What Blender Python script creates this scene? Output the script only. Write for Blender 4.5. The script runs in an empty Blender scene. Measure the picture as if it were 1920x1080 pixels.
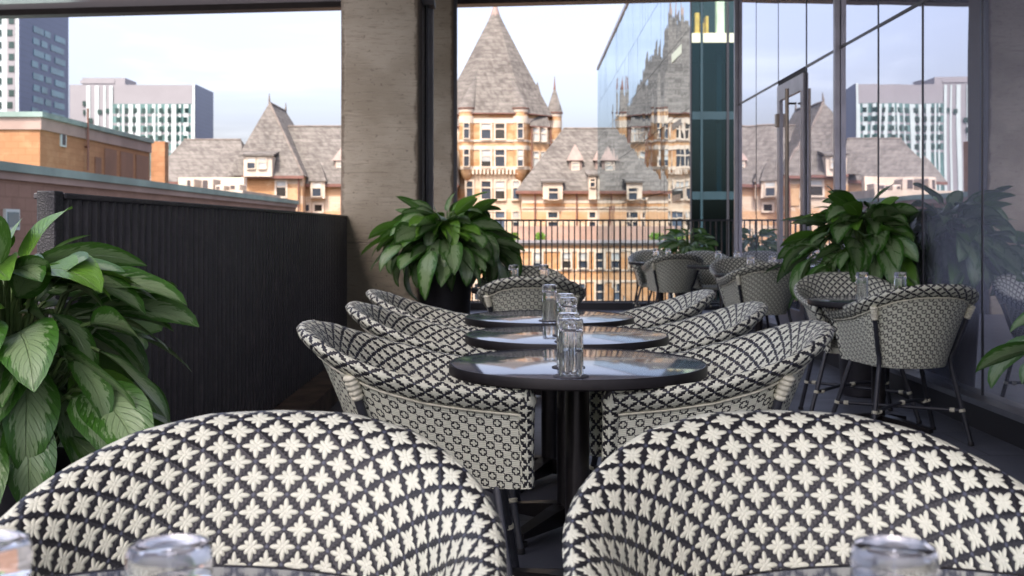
import bpy, bmesh, math, random
from mathutils import Vector, Matrix
R = math.radians
rnd = random.Random(7)
S = bpy.context.scene
COL = S.collection
HC = 1.127          # eye height above the terrace floor
FPX = 2040.0        # focal length in photo pixels
VX, VY = 950.0, 428.0

def px(x, d): return (x - VX) * d / FPX          # world X of a photo column at depth d
def pz(y, d): return HC + (VY - y) * d / FPX     # world Z of a photo row at depth d

# ------------------------------------------------------------------ mesh builder
class MB:
    def __init__(s): s.v = []; s.f = []; s.uv = {}; s.mi = []; s.tone = []
    def add(s, verts, faces, uvs=None, mi=0, tone=0.0):
        o = len(s.v); s.v += [tuple(p) for p in verts]; s.tone += [tone] * len(verts)
        for k, f in enumerate(faces):
            if uvs is not None: s.uv[len(s.f)] = [uvs[i] for i in f] if not isinstance(uvs, list) or not isinstance(uvs[0], list) else uvs[k]
            s.f.append(tuple(i + o for i in f)); s.mi.append(mi)
        return s
    def box(s, x0, x1, y0, y1, z0, z1, mi=0):
        v = [(x0,y0,z0),(x1,y0,z0),(x1,y1,z0),(x0,y1,z0),(x0,y0,z1),(x1,y0,z1),(x1,y1,z1),(x0,y1,z1)]
        return s.add(v, [(0,3,2,1),(4,5,6,7),(0,1,5,4),(1,2,6,5),(2,3,7,6),(3,0,4,7)], mi=mi)
    def bbox(s, x0, x1, y0, y1, z0, z1, b=.004, mi=0):      # chamfered box
        v = []; f = []
        def ring(z, i): return [(x0+i,y0+b,z),(x0+b,y0+i,z),(x1-b,y0+i,z),(x1-i,y0+b,z),(x1-i,y1-b,z),(x1-b,y1-i,z),(x0+b,y1-i,z),(x0+i,y1-b,z)]
        rs = [ring(z0, b*.8), ring(z0+b, 0), ring(z1-b, 0), ring(z1, b*.8)]
        for r in rs: v += r
        for k in range(3):
            for i in range(8): j = (i+1) % 8; f.append((k*8+i, k*8+j, k*8+8+j, k*8+8+i))
        f.append(tuple(range(7,-1,-1))); f.append(tuple(range(24,32)))
        return s.add(v, f, mi=mi)
    def prism(s, poly, z0, z1, mi=0):
        n = len(poly)
        v = [(x,y,z0) for x,y in poly] + [(x,y,z1) for x,y in poly]
        f = [(i,(i+1)%n,n+(i+1)%n,n+i) for i in range(n)] + [tuple(range(n-1,-1,-1)), tuple(range(n,2*n))]
        return s.add(v, f, mi=mi)
    def xprism(s, poly, x0, x1, mi=0):                       # poly in (y, z)
        n = len(poly)
        v = [(x0,y,z) for y,z in poly] + [(x1,y,z) for y,z in poly]
        f = [(i,(i+1)%n,n+(i+1)%n,n+i) for i in range(n)] + [tuple(range(n-1,-1,-1)), tuple(range(n,2*n))]
        return s.add(v, f, mi=mi)
    def pyr(s, poly, apex, mi=0):
        n = len(poly)
        return s.add(list(poly) + [apex], [(i,(i+1)%n,n) for i in range(n)] + [tuple(range(n-1,-1,-1))], mi=mi)
    def tube(s, pts, r, n=10, mi=0, cap=True, rs=None):
        pts = [Vector(p) for p in pts]; m = len(pts); v = []; uv = []; L = 0
        up = Vector((0,0,1)); prev = None
        for i, p in enumerate(pts):
            t = (pts[min(i+1,m-1)] - pts[max(i-1,0)]).normalized()
            if prev is None:
                a = up if abs(t.dot(up)) < .95 else Vector((1,0,0))
                b1 = t.cross(a).normalized()
            else: b1 = (prev - t * prev.dot(t)).normalized()
            prev = b1; b2 = t.cross(b1)
            if i: L += (p - pts[i-1]).length
            rr = rs[i] if rs else r
            for k in range(n):
                a = 2*math.pi*k/n
                v.append(p + b1*(rr*math.cos(a)) + b2*(rr*math.sin(a)))
        f = []; uvs = []; L = 0; rr = r
        for i in range(m-1):
            l2 = L + (pts[i+1]-pts[i]).length
            for k in range(n):
                j = (k+1) % n
                f.append((i*n+k, i*n+j, (i+1)*n+j, (i+1)*n+k))
                c = 2*math.pi*rr/n
                uvs.append([(k*c,L),((k+1)*c,L),((k+1)*c,l2),(k*c,l2)])
            L = l2
        if cap:
            f.append(tuple(range(n-1,-1,-1))); uvs.append([(0,0)]*n)
            f.append(tuple((m-1)*n+k for k in range(n))); uvs.append([(0,0)]*n)
        return s.add(v, f, uvs, mi=mi)
    def lathe(s, prof, n=32, c=(0,0), mi=0, close=False):     # prof: (r, z); caps both ends when r > 0
        v = []; f = []; m = len(prof)
        for r, z in prof:
            for k in range(n):
                a = 2*math.pi*k/n; v.append((c[0]+r*math.cos(a), c[1]+r*math.sin(a), z))
        for i in range(m if close else m-1):
            i2 = (i+1) % m
            for k in range(n):
                j = (k+1) % n; f.append((i*n+k, i*n+j, i2*n+j, i2*n+k))
        if not close:
            f.append(tuple(range(n-1,-1,-1))); f.append(tuple((m-1)*n+k for k in range(n)))
        return s.add(v, f, mi=mi)
    def build(s, name, mats, parent=None, smooth=None, loc=None, merge=False):
        me = bpy.data.meshes.new(name)
        off = Vector((0,0,0))
        if parent is not None:
            q = parent
            while q is not None: off += q.location; q = q.parent
        if loc is not None: off = Vector(loc)
        me.from_pydata([tuple(Vector(p) - off) for p in s.v], [], s.f)
        if s.uv:
            ul = me.uv_layers.new(name='UVMap')
            for p in me.polygons:
                u = s.uv.get(p.index)
                if u:
                    for k, li in enumerate(p.loop_indices): ul.data[li].uv = u[k]
        if any(s.tone):
            at = me.attributes.new('tone', 'FLOAT', 'POINT'); at.data.foreach_set('value', s.tone)
        mats = mats if isinstance(mats, (list, tuple)) else [mats]
        for m in mats: me.materials.append(m)
        if len(mats) > 1: me.polygons.foreach_set('material_index', s.mi)
        if smooth is not None:
            me.polygons.foreach_set('use_smooth', [True]*len(me.polygons))
            me.set_sharp_from_angle(angle=R(smooth))
        me.update()
        o = bpy.data.objects.new(name, me); COL.objects.link(o)
        if parent is not None: o.parent = parent
        if loc is not None and parent is None: o.location = loc
        return o

def tag(o, label, cat, group=None):
    o['label'] = label; o['category'] = cat
    if group: o['group'] = group
    return o
def thing(name, label, cat, loc=(0,0,0), rz=0, group=None):
    o = bpy.data.objects.new(name, None); COL.objects.link(o)
    o.empty_display_size = .1; o.location = loc; o.rotation_euler = (0,0,rz)
    return tag(o, label, cat, group)
def struct(o, kind='structure'): o['kind'] = kind; return o
def copy_tree(o, parent=None):
    c = o.copy(); COL.objects.link(c); c.parent = parent
    for ch in list(o.children): copy_tree(ch, c)
    return c

# ------------------------------------------------------------------ shader helpers
class E:
    """a float socket inside a node tree, with arithmetic"""
    nt = None
    def __init__(s, sock): s.s = sock
    @staticmethod
    def op(op, *a, clamp=False):
        n = E.nt.nodes.new('ShaderNodeMath'); n.operation = op; n.use_clamp = clamp
        for i, x in enumerate(a):
            if isinstance(x, E): E.nt.links.new(x.s, n.inputs[i])
            else: n.inputs[i].default_value = x
        return E(n.outputs[0])
    def __add__(s,o): return E.op('ADD',s,o)
    def __radd__(s,o): return E.op('ADD',o,s)
    def __sub__(s,o): return E.op('SUBTRACT',s,o)
    def __rsub__(s,o): return E.op('SUBTRACT',o,s)
    def __mul__(s,o): return E.op('MULTIPLY',s,o)
    def __rmul__(s,o): return E.op('MULTIPLY',o,s)
    def __truediv__(s,o): return E.op('DIVIDE',s,o)
def eabs(a): return E.op('ABSOLUTE',a)
def emin(a,b): return E.op('MINIMUM',a,b)
def emax(a,b): return E.op('MAXIMUM',a,b)
def ernd(a): return E.op('ROUND',a)
def esqrt(a): return E.op('SQRT',a)
def esin(a): return E.op('SINE',a)
def step(a, lo, hi):            # smoothstep lo -> hi
    n = E.nt.nodes.new('ShaderNodeMapRange'); n.interpolation_type = 'SMOOTHSTEP'
    E.nt.links.new(a.s, n.inputs[0]); n.inputs[1].default_value = lo; n.inputs[2].default_value = hi
    return E(n.outputs[0])
def sock(n, out=0): return n.outputs[out]
def newmat(name):
    m = bpy.data.materials.new(name); m.use_nodes = True
    nt = m.node_tree; E.nt = nt
    b = nt.nodes['Principled BSDF']
    return m, nt, b
def setin(b, **k):
    for kk, v in k.items(): b.inputs[kk.replace('_',' ')].default_value = v
def mixc(fac, a, b):
    nt = E.nt; n = nt.nodes.new('ShaderNodeMix'); n.data_type = 'RGBA'
    if isinstance(fac, E): nt.links.new(fac.s, n.inputs[0])
    else: n.inputs[0].default_value = fac
    for i, x in ((6,a),(7,b)):
        if isinstance(x, (tuple, list)): n.inputs[i].default_value = (*x[:3], 1)
        else: nt.links.new(x, n.inputs[i])
    return n.outputs[2]
def coord(kind='Object'):
    n = E.nt.nodes.new('ShaderNodeTexCoord'); return n.outputs[kind]
def sep(v):
    n = E.nt.nodes.new('ShaderNodeSeparateXYZ'); E.nt.links.new(v, n.inputs[0])
    return E(n.outputs[0]), E(n.outputs[1]), E(n.outputs[2])
def comb(x, y, z):
    n = E.nt.nodes.new('ShaderNodeCombineXYZ')
    for i, a in enumerate((x,y,z)):
        if isinstance(a, E): E.nt.links.new(a.s, n.inputs[i])
        else: n.inputs[i].default_value = a
    return n.outputs[0]
def noise(vec, scale, detail=3, rough=.55, sc=(1,1,1), dist=0):
    nt = E.nt
    if sc != (1,1,1):
        mp = nt.nodes.new('ShaderNodeMapping'); mp.inputs['Scale'].default_value = sc
        nt.links.new(vec, mp.inputs['Vector']); vec = mp.outputs[0]
    n = nt.nodes.new('ShaderNodeTexNoise'); nt.links.new(vec, n.inputs['Vector'])
    n.inputs['Scale'].default_value = scale; n.inputs['Detail'].default_value = detail
    n.inputs['Roughness'].default_value = rough; n.inputs['Distortion'].default_value = dist
    return E(n.outputs[0])
def bump(b, h, dist=.01, strength=1.0):
    nt = E.nt; n = nt.nodes.new('ShaderNodeBump')
    n.inputs['Strength'].default_value = strength; n.inputs['Distance'].default_value = dist
    nt.links.new(h.s, n.inputs['Height']); nt.links.new(n.outputs[0], b.inputs['Normal'])
def link(a, b): E.nt.links.new(a.s if isinstance(a, E) else a, b)

def simple(name, col, rough=.5, metal=0., var=0., scale=5., bmp=0., spec=.5):
    m, nt, b = newmat(name); setin(b, Roughness=rough, Metallic=metal)
    b.inputs['Specular IOR Level'].default_value = spec
    if var or bmp:
        n = noise(coord(), scale, 4)
        if var: link(mixc(step(n,.3,.7), [c*(1-var) for c in col], [min(1,c*(1+var)) for c in col]), b.inputs['Base Color'])
        else: b.inputs['Base Color'].default_value = (*col,1)
        if bmp: bump(b, noise(coord(), scale*6, 4), bmp)
    else: b.inputs['Base Color'].default_value = (*col,1)
    return m

# ---- woven synthetic rattan
CREAM = (.70,.71,.57); CREAM2 = (.58,.59,.46); INK = (.012,.012,.014)
def weave_flower():
    m, nt, b = newmat('woven_flower_rattan')
    u, v, _ = sep(coord('UV')); P = .0485
    u = u*(1/P); v = v*(1/P)
    p = u+v; q = u-v
    lp = p-ernd(p); lq = q-ernd(q)
    ax = eabs((lp+lq)*.5); ay = eabs((lp-lq)*.5)
    M = emax(ax,ay); mn = emin(ax,ay)
    a = (M-.205)*(1/.195); c = mn*(1/.080); e1 = a*a+c*c
    a = ((ax+ay)*.7071-.140)*(1/.128); c = (ax-ay)*(.7071/.073); e2 = a*a+c*c
    e = emin(e1,e2); r = esqrt(ax*ax+ay*ay)
    e = emin(e, r*(1/.14))
    mask = step(e, 1.12, .88)
    petal = esqrt(emax(1-e, 0.0))
    # black strands: crossing bands along the cell borders plus finer horizontal ones
    lpa = eabs(lp); lqa = eabs(lq)
    s1 = step(lpa,.36,.5); s2 = step(lqa,.36,.5)
    fine = esin((u+v*.0)*62.8)*.5+.5
    fine2 = esin(v*62.8)*.5+.5
    glint = s1*s2
    n = noise(coord('UV'), 160, 3)
    cream = mixc(n, CREAM2, CREAM)
    dark = mixc(glint, INK, (.075,.085,.12))
    link(mixc(mask, dark, cream), b.inputs['Base Color'])
    h = mask*(petal*.9+.25) + (1-mask)*(emax(s1,s2)*.35+fine*fine2*.22) + n*.08
    bump(b, h, .0026, .85)
    setin(b, Roughness=.42); b.inputs['Specular IOR Level'].default_value = .45
    return m
def weave_cross():
    m, nt, b = newmat('woven_cross_rattan')
    u, v, _ = sep(coord('UV')); P = .046
    u = u*(1/P); v = v*(1/P)
    p = u+v; q = u-v
    lp = p-ernd(p); lq = q-ernd(q)
    ax = eabs((lp+lq)*.5); ay = eabs((lp-lq)*.5)
    D = emin(emax(ax-.185, ay-.070), emax(ax-.070, ay-.185))
    ring = step(D,-.012,.012)*step(D,.085,.062)
    line = step(eabs(lq),.045,.022)*step(D,.03,.06)
    line2 = step(eabs(lp),.05,.03)*step(D,.10,.12)*.35
    blk = emax(emax(ring,line),line2)
    n = noise(coord('UV'), 160, 3)
    strands = esin(v*50.3)*.5+.5
    cream = mixc(n*.6+strands*.25, CREAM2, CREAM)
    link(mixc(blk, cream, INK), b.inputs['Base Color'])
    bump(b, (1-blk)*.6+strands*.3+n*.1, .003, 1.0)
    setin(b, Roughness=.45); b.inputs['Specular IOR Level'].default_value = .4
    return m
M = {}
M['flower'] = weave_flower(); M['cross'] = weave_cross()
M['cord'] = simple('cream_binding_cord', (.62,.60,.46), .5, var=.15, scale=60)
M['black_metal'] = simple('black_powder_coat', (.022,.024,.030), .42, 0, .2, 30, .0006)
M['rubber'] = simple('black_rubber_glide', (.01,.01,.01), .7)
M['pole'] = simple('dark_bronze_metal', (.018,.016,.016), .28, .4, .15, 20)

def table_mat():
    m, nt, b = newmat('grey_laminate_table_top')
    n = noise(coord(), 9, 5); n2 = noise(coord(), 120, 2)
    link(mixc(n, (.085,.098,.13), (.11,.125,.165)), b.inputs['Base Color'])
    link(n*.05+.035+n2*.02, b.inputs['Roughness'])
    b.inputs['Specular IOR Level'].default_value = .6; b.inputs['IOR'].default_value = 2.5
    bump(b, noise(coord(), 9, 2), .0008, .3)
    return m
M['table'] = table_mat()
M['edge'] = simple('brown_black_table_edge', (.007,.0055,.0055), .45, 0, .2, 40, spec=.25)
M['reflection_disc'] = simple('dark_reflection_tone', (.05,.048,.055), .5, 0, .2, 80)

def glass_mat():
    m, nt, b = newmat('clear_tumbler_glass')
    setin(b, Roughness=.015, IOR=1.46); b.inputs['Transmission Weight'].default_value = 1
    b.inputs['Base Color'].default_value = (.97,.985,.99,1)
    return m
M['glass'] = glass_mat()

def floor_mat():
    m, nt, b = newmat('slate_grey_paving_tiles')
    o = coord()
    br = nt.nodes.new('ShaderNodeTexBrick'); br.offset = .5
    nt.links.new(o, br.inputs['Vector'])
    br.inputs['Scale'].default_value = 1; br.inputs['Brick Width'].default_value = 1.2; br.inputs['Row Height'].default_value = .6
    br.inputs['Mortar Size'].default_value = .004; br.inputs['Mortar Smooth'].default_value = .2
    br.inputs['Color1'].default_value = (.075,.082,.10,1); br.inputs['Color2'].default_value = (.10,.108,.13,1); br.inputs['Mortar'].default_value = (.015,.015,.017,1)
    n = noise(o, 5, 6, .6)
    link(mixc(step(n,.35,.75)*.45, br.outputs['Color'], (.12,.125,.14)), b.inputs['Base Color'])
    link(n*.3+.30, b.inputs['Roughness'])
    bump(b, E(br.outputs['Fac'])*-1.0 + noise(o,90,3)*.25, .003)
    return m
M['floor'] = floor_mat()

def concrete_mat():
    m, nt, b = newmat('board_formed_concrete')
    o = coord()
    st = noise(o, 1.0, 8, .75, (2.6,2.6,40), .9)
    st2 = noise(o, 1.0, 4, .6, (3,3,9))
    big = noise(o, 1.3, 3)
    pit = noise(o, 26, 3)
    x,y,z = sep(o)
    joint = step(eabs(z-1.01), .008, .003)
    base = mixc(step(big,.35,.65), (.25,.22,.16), (.37,.335,.26))
    c = mixc(step(st,.53,.68)*.62, base, (.14,.115,.085))
    c = mixc(step(st2,.64,.82)*.5, c, (.12,.10,.08))
    c = mixc(step(pit,.62,.70)*.6, c, (.12,.095,.07))
    c = mixc(joint*.3, c, (.07,.06,.05))
    chip = step(eabs(x)+(noise(o,9,5,.7)-.5)*.10, .275, .305)
    c = mixc(chip*.75, c, (.10,.075,.05))
    fine = noise(o, 1.0, 5, .7, (9,9,75), .4)
    c = mixc(step(fine,.55,.66)*.45, c, (.13,.11,.08))
    link(c, b.inputs['Base Color']); setin(b, Roughness=.85)
    bump(b, st*-.6+pit*-.4+joint*-.6+chip*-.8+fine*-.4, .012, .8)
    return m
M['concrete'] = concrete_mat()
def rib_mat():
    m, nt, b = newmat('black_ribbed_cast_panel')
    o = coord(); n = noise(o, 7, 6, .65); sp = noise(o, 55, 3)
    c = mixc(step(n,.45,.75), (.042,.039,.042), (.075,.066,.068))
    c = mixc(step(sp,.68,.76)*.5, c, (.10,.085,.075))
    link(c, b.inputs['Base Color']); setin(b, Roughness=.5); bump(b, n+sp*.4, .004)
    return m
M['rib'] = rib_mat()
def speckle_mat():
    m, nt, b = newmat('speckled_black_end_cap')
    sp = noise(coord(), 190, 2)
    link(mixc(step(sp,.52,.66), (.014,.014,.016), (.055,.055,.06)), b.inputs['Base Color']); setin(b, Roughness=.5)
    bump(b, sp, .003); return m
M['speckle'] = speckle_mat()
M['kerb'] = simple('worn_brown_concrete_kerb', (.13,.095,.07), .8, 0, .4, 6, .004)
def ceil_mat():
    m, nt, b = newmat('polished_pale_soffit_panels')
    o = coord(); n = noise(o, .9, 2)
    b.inputs['Base Color'].default_value = (.58,.57,.63,1)
    link(n*.06+.04, b.inputs['Roughness']); bump(b, noise(o,.7,1), .006, .5)
    return m
M['ceil'] = ceil_mat()
M['beam'] = simple('dark_bronze_beam', (.035,.03,.03), .45, .3, .2, 3)

def mirror_glass(name, tint, wob, refl_lo=.45, under=(.38,.42,.54), scale=(.8,.8,.5)):  # default under colour: haze painted as a pale veil beneath the reflections
    m = bpy.data.materials.new(name); m.use_nodes = True; nt = m.node_tree; E.nt = nt
    nt.nodes.remove(nt.nodes['Principled BSDF']); out = nt.nodes['Material Output']
    d = nt.nodes.new('ShaderNodeBsdfDiffuse'); d.inputs['Color'].default_value = (*under,1)
    g = nt.nodes.new('ShaderNodeBsdfGlossy'); g.inputs['Color'].default_value = (*tint,1); g.inputs['Roughness'].default_value = .008
    fr = nt.nodes.new('ShaderNodeLayerWeight'); fr.inputs['Blend'].default_value = .5
    fac = E(fr.outputs['Facing']); fac = E.op('POWER', fac, 1.3)*(1-refl_lo)+refl_lo
    mx = nt.nodes.new('ShaderNodeMixShader'); link(fac, mx.inputs[0]); nt.links.new(d.outputs[0], mx.inputs[1]); nt.links.new(g.outputs[0], mx.inputs[2])
    nt.links.new(mx.outputs[0], out.inputs['Surface'])
    if wob:
        o = coord(); h = noise(o, 1.0, 1, .4, scale)
        bn = nt.nodes.new('ShaderNodeBump'); bn.inputs['Distance'].default_value = wob; bn.inputs['Strength'].default_value = 1
        link(h, bn.inputs['Height']); nt.links.new(bn.outputs[0], g.inputs['Normal'])
    return m
M['mirror'] = mirror_glass('reflective_terrace_glazing', (.85,.86,.92), .0022, .35, scale=(1,.9,.8))
M['mirror_far'] = mirror_glass('reflective_curtain_wall', (.66,.74,.79), .006, .6, (.05,.09,.10), (.6,.6,.9))
M['alu'] = simple('grey_aluminium_frame', (.34,.34,.38), .38, .6, .1, 6)
M['channel'] = simple('grey_painted_steel_channel', (.30,.30,.31), .55, 0, .1, 4)
M['dark_alu'] = simple('dark_joint_gasket', (.03,.032,.038), .4, .3)
M['steel'] = simple('brushed_bronze_handle', (.20,.17,.14), .3, .85, .1, 30)
M['sillm'] = simple('brushed_sill_metal', (.26,.27,.30), .3, .7, .1, 8)
M['blackbase'] = simple('black_plinth', (.018,.018,.021), .45, 0, .2, 4)

def leaf_mat():
    m, nt, b = newmat('variegated_aglaonema_leaf')
    u, v, _ = sep(coord('UV')); au = eabs(u)
    at = nt.nodes.new('ShaderNodeAttribute'); at.attribute_name = 'tone'; t = E(at.outputs['Fac'])
    w = v*9.0 - au*3.2
    n = noise(comb(w, u*2.5, t*40), 1.6, 4, .65)
    n2 = noise(comb(w*2.2, u*1.5, t*17), 2.0, 3, .6)
    edge = au*.95 + (n-.5)*1.5 + (1-step(v,.0,.18))*.3 + step(v,.78,1.0)*.45
    silver = step(edge, .66, .50)
    veins = step(eabs(esin(w*4.2)), .16, .0)*.25
    rib = step(au, .06, .02)
    old = step(t, .70, .62)            # young leaves stay plain green
    dk = mixc(n2, (.024,.092,.012), (.065,.185,.022))
    sv = mixc(n2, (.14,.24,.095), (.30,.40,.21))
    c = mixc(silver*old, dk, sv)
    yg = mixc(n2, (.085,.22,.022), (.16,.33,.04))
    c = mixc(step(t,.64,.80), c, yg)
    c = mixc(veins, c, (.02,.06,.015))
    c = mixc(rib*.6, c, (.22,.32,.14))
    sp = noise(comb(u*3,v*6,t*31),3,2); c = mixc(step(sp,.76,.82)*.6, c, (.30,.20,.06))
    link(c, b.inputs['Base Color']); setin(b, Roughness=.30)
    b.inputs['Specular IOR Level'].default_value = .55
    bump(b, veins*-2.0+rib*.6+n2*.25, .004)
    tr = nt.nodes.new('ShaderNodeBsdfTranslucent'); nt.links.new(mixc(.5, c, (.12,.30,.03)), tr.inputs['Color'])
    mx = nt.nodes.new('ShaderNodeMixShader'); mx.inputs[0].default_value = .18
    out = nt.nodes['Material Output']
    nt.links.new(b.outputs[0], mx.inputs[1]); nt.links.new(tr.outputs[0], mx.inputs[2]); nt.links.new(mx.outputs[0], out.inputs['Surface'])
    return m
M['leaf'] = leaf_mat()
M['stem'] = simple('pale_green_stem', (.10,.16,.05), .5, 0, .3, 20)
M['pot'] = simple('matt_black_planter', (.016,.015,.018), .42, 0, .2, 8, .001)
M['soil'] = simple('dark_potting_soil', (.03,.022,.016), .95, 0, .4, 40, .02)

# city materials
def roof_mat():
    m, nt, b = newmat('weathered_roof_shingles')
    o = coord(); n = noise(o, 1.0, 5, .7, (.55,.55,1.7)); n2 = noise(o, 1.0, 4, .7, (2.6,2.6,7.5)); big = noise(o,.12,2)
    c = mixc(step(n,.34,.66), (.07,.063,.056), (.175,.16,.14))
    c = mixc(step(n2,.42,.62)*.7, c, (.07,.06,.05))
    c = mixc(step(big,.4,.7)*.3, c, (.15,.135,.115))
    x, y, z = sep(o); zc = z*(1/.46); row = step(eabs(zc-ernd(zc)), .36, .5)
    jit = noise(comb(ernd(zc)*7.3, x*1.7+y*1.3, 0), 1.0, 2)
    c = mixc(step(jit,.42,.6)*.35, c, (.22,.205,.18)); c = mixc(row*.45, c, (.045,.04,.035))
    streak = noise(o, .5, 3, .6, (1,1,.12)); c = mixc(step(streak,.55,.75)*.35, c, (.06,.055,.048))
    link(c, b.inputs['Base Color']); setin(b, Roughness=.9); bump(b, n2, .08)
    return m
M['roof'] = roof_mat()
M['dormer_copper'] = simple('dull_pink_dormer_copper', (.25,.185,.155), .7, 0, .2, 1)
M['ridge'] = simple('grey_ridge_tiles', (.16,.135,.115), .85, 0, .25, 1)
M['roof_edge'] = simple('red_brown_copper_gutter', (.16,.075,.055), .6, 0, .2, 1)
def masonry(name, a, bcol, ccol, th, scale=1.0, bands=0.0):
    m, nt, b = newmat(name)
    o = coord(); x,y,z = sep(o)
    n = noise(o, scale, 4, .65, (1,1,1.8)); n2 = noise(o, 7, 3)
    c = mixc(step(n, th-.07, th+.07), a, bcol)
    if bands:
        w = esin(z*(6.283/bands)+noise(o,.3,1)*1.0)
        c = mixc(step(w,.25,.5)*.8, c, bcol)
    c = mixc(step(n2,.55,.8)*.4, c, ccol)
    gr = noise(o, .8, 4, .6, (1,1,.10)); c = mixc(step(gr,.54,.74)*.32, c, [k*.5 for k in a])
    br = nt.nodes.new('ShaderNodeTexBrick'); nt.links.new(comb(x+y,z,0), br.inputs['Vector']); br.inputs['Scale'].default_value = 1
    br.inputs['Brick Width'].default_value = .6; br.inputs['Row Height'].default_value = .28; br.inputs['Mortar Size'].default_value = .02
    br.inputs['Color1'].default_value = (1,1,1,1); br.inputs['Color2'].default_value = (.82,.82,.82,1); br.inputs['Mortar'].default_value = (.7,.68,.64,1)
    mm = nt.nodes.new('ShaderNodeMix'); mm.data_type='RGBA'; mm.blend_type='MULTIPLY'; mm.inputs[0].default_value=.6
    link(c, mm.inputs[6]); link(br.outputs['Color'], mm.inputs[7])
    link(mm.outputs[2], b.inputs['Base Color']); setin(b, Roughness=.9)
    return m
M['brick_orange'] = masonry('orange_castle_brick', (.44,.235,.105), (.54,.36,.20), (.36,.18,.075), .50, .5)
M['stone_pale'] = masonry('pale_castle_stone', (.56,.46,.34), (.50,.30,.15), (.42,.36,.29), .56, .35, 2.6)
M['stone_white'] = simple('cream_limestone_trim', (.55,.47,.37), .85, 0, .15, .8)
M['peach'] = masonry('peach_render_brick', (.50,.27,.12), (.54,.34,.19), (.46,.25,.12), .5, .3)
M['brick_red'] = masonry('orange_red_brick', (.38,.185,.085), (.43,.225,.11), (.31,.15,.07), .55, .8)
M['brick_brown'] = masonry('brown_brick_wall', (.235,.14,.10), (.27,.165,.12), (.19,.115,.085), .5, .7)
M['copper'] = simple('green_copper_coping', (.20,.275,.24), .6, 0, .25, .6)
M['bandm'] = simple('mauve_stone_band', (.33,.24,.20), .85, 0, .15, .6)
M['panel_brown'] = simple('brown_louvre_panel', (.20,.10,.06), .7, 0, .12, 1)
M['white_panel'] = simple('white_cladding', (.47,.54,.52), .5, 0, .06, .1)
M['grey_panel'] = simple('warm_grey_cladding', (.25,.242,.25), .6, 0, .05, .1)
def blue_mat():
    m, nt, b = newmat('dark_blue_cladding_panels')
    o = coord(); x,y,z = sep(o); zz = z*(1/1.66); j = step(eabs(zz-ernd(zz)),.06,.03)
    n = noise(o,.08,2)
    c = mixc(n, (.06,.075,.14), (.09,.11,.19)); c = mixc(j*.5, c, (.025,.03,.06))
    link(c, b.inputs['Base Color']); setin(b, Roughness=.35); return m
M['blue_panel'] = blue_mat()
M['pane_dark'] = simple('dark_window_glass', (.035,.045,.06), .08, 0, .3, .5)
M['pane_pale'] = simple('window_with_pale_blind', (.42,.44,.42), .25, 0, .2, .5)
M['pane_blue'] = simple('sky_lit_window_glass', (.07,.095,.13), .06, 0, .3, .5)
M['pane_brown'] = simple('brownish_window_glass', (.03,.028,.025), .1, 0, .4, .5)
M['pane_green'] = simple('green_tinted_glass', (.09,.17,.16), .1, 0, .4, .15)
M['pane_teal'] = simple('teal_tinted_glass', (.10,.20,.24), .15, 0, .25, .15)
M['pane_black'] = simple('black_green_glass', (.02,.045,.04), .1, 0, .4, .1)
M['ac'] = simple('beige_metal_casing', (.42,.36,.30), .5, 0, .15, 1)
M['ac_grille'] = simple('dark_grille', (.06,.05,.05), .7)
M['ground'] = simple('city_asphalt', (.09,.088,.085), .9, 0, .25, .02)
M['slab'] = simple('pale_green_slab_edge', (.50,.56,.42), .5, 0, .05, .5)
M['slab_teal'] = simple('teal_spandrel', (.014,.038,.048), .25, 0, .1, .4)
M['interior'] = simple('dark_office_interior', (.035,.045,.05), .8, 0, .4, .4)
M['box_orange'] = simple('orange_yellow_carton', (.75,.38,.06), .6, 0, .2, 2)
M['box_cream'] = simple('cream_board', (.70,.66,.50), .6, 0, .1, 2)
M['redm'] = simple('red_board', (.6,.08,.04), .6)
def teal_glass():
    m = bpy.data.materials.new('teal_see_through_glass'); m.use_nodes = True; nt = m.node_tree; E.nt = nt
    nt.nodes.remove(nt.nodes['Principled BSDF']); out = nt.nodes['Material Output']
    t = nt.nodes.new('ShaderNodeBsdfTransparent'); t.inputs['Color'].default_value = (.30,.50,.55,1)
    g = nt.nodes.new('ShaderNodeBsdfGlossy'); g.inputs['Color'].default_value = (.5,.75,.8,1); g.inputs['Roughness'].default_value = .02
    mx = nt.nodes.new('ShaderNodeMixShader'); mx.inputs[0].default_value = .035
    nt.links.new(t.outputs[0], mx.inputs[1]); nt.links.new(g.outputs[0], mx.inputs[2]); nt.links.new(mx.outputs[0], out.inputs['Surface'])
    return m
M['teal_glass'] = teal_glass()
M['clear_far'] = M['teal_glass'].copy(); M['clear_far'].name = 'clear_storey_glass'
[q for q in M['clear_far'].node_tree.nodes if q.type == 'BSDF_TRANSPARENT'][0].inputs[0].default_value = (.86,.95,.93,1)

# ================================================================== SETTING
mb = MB(); mb.box(-700,700,-300,900,-24.4,-24); struct(mb.build('ground', M['ground']))
mb = MB(); mb.box(-1.62,4.2,-6,15.16,-.35,0); struct(mb.build('floor', M['floor']))
mb = MB(); mb.box(-14,4.2,-16,-6.002,-.35,0); struct(mb.build('bounce_deck', simple('pale_bounce_deck', (.45,.43,.40), .8, 0, .1, 1)))  # unseen pale deck, added behind the camera to bounce sunlight into the terrace
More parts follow.
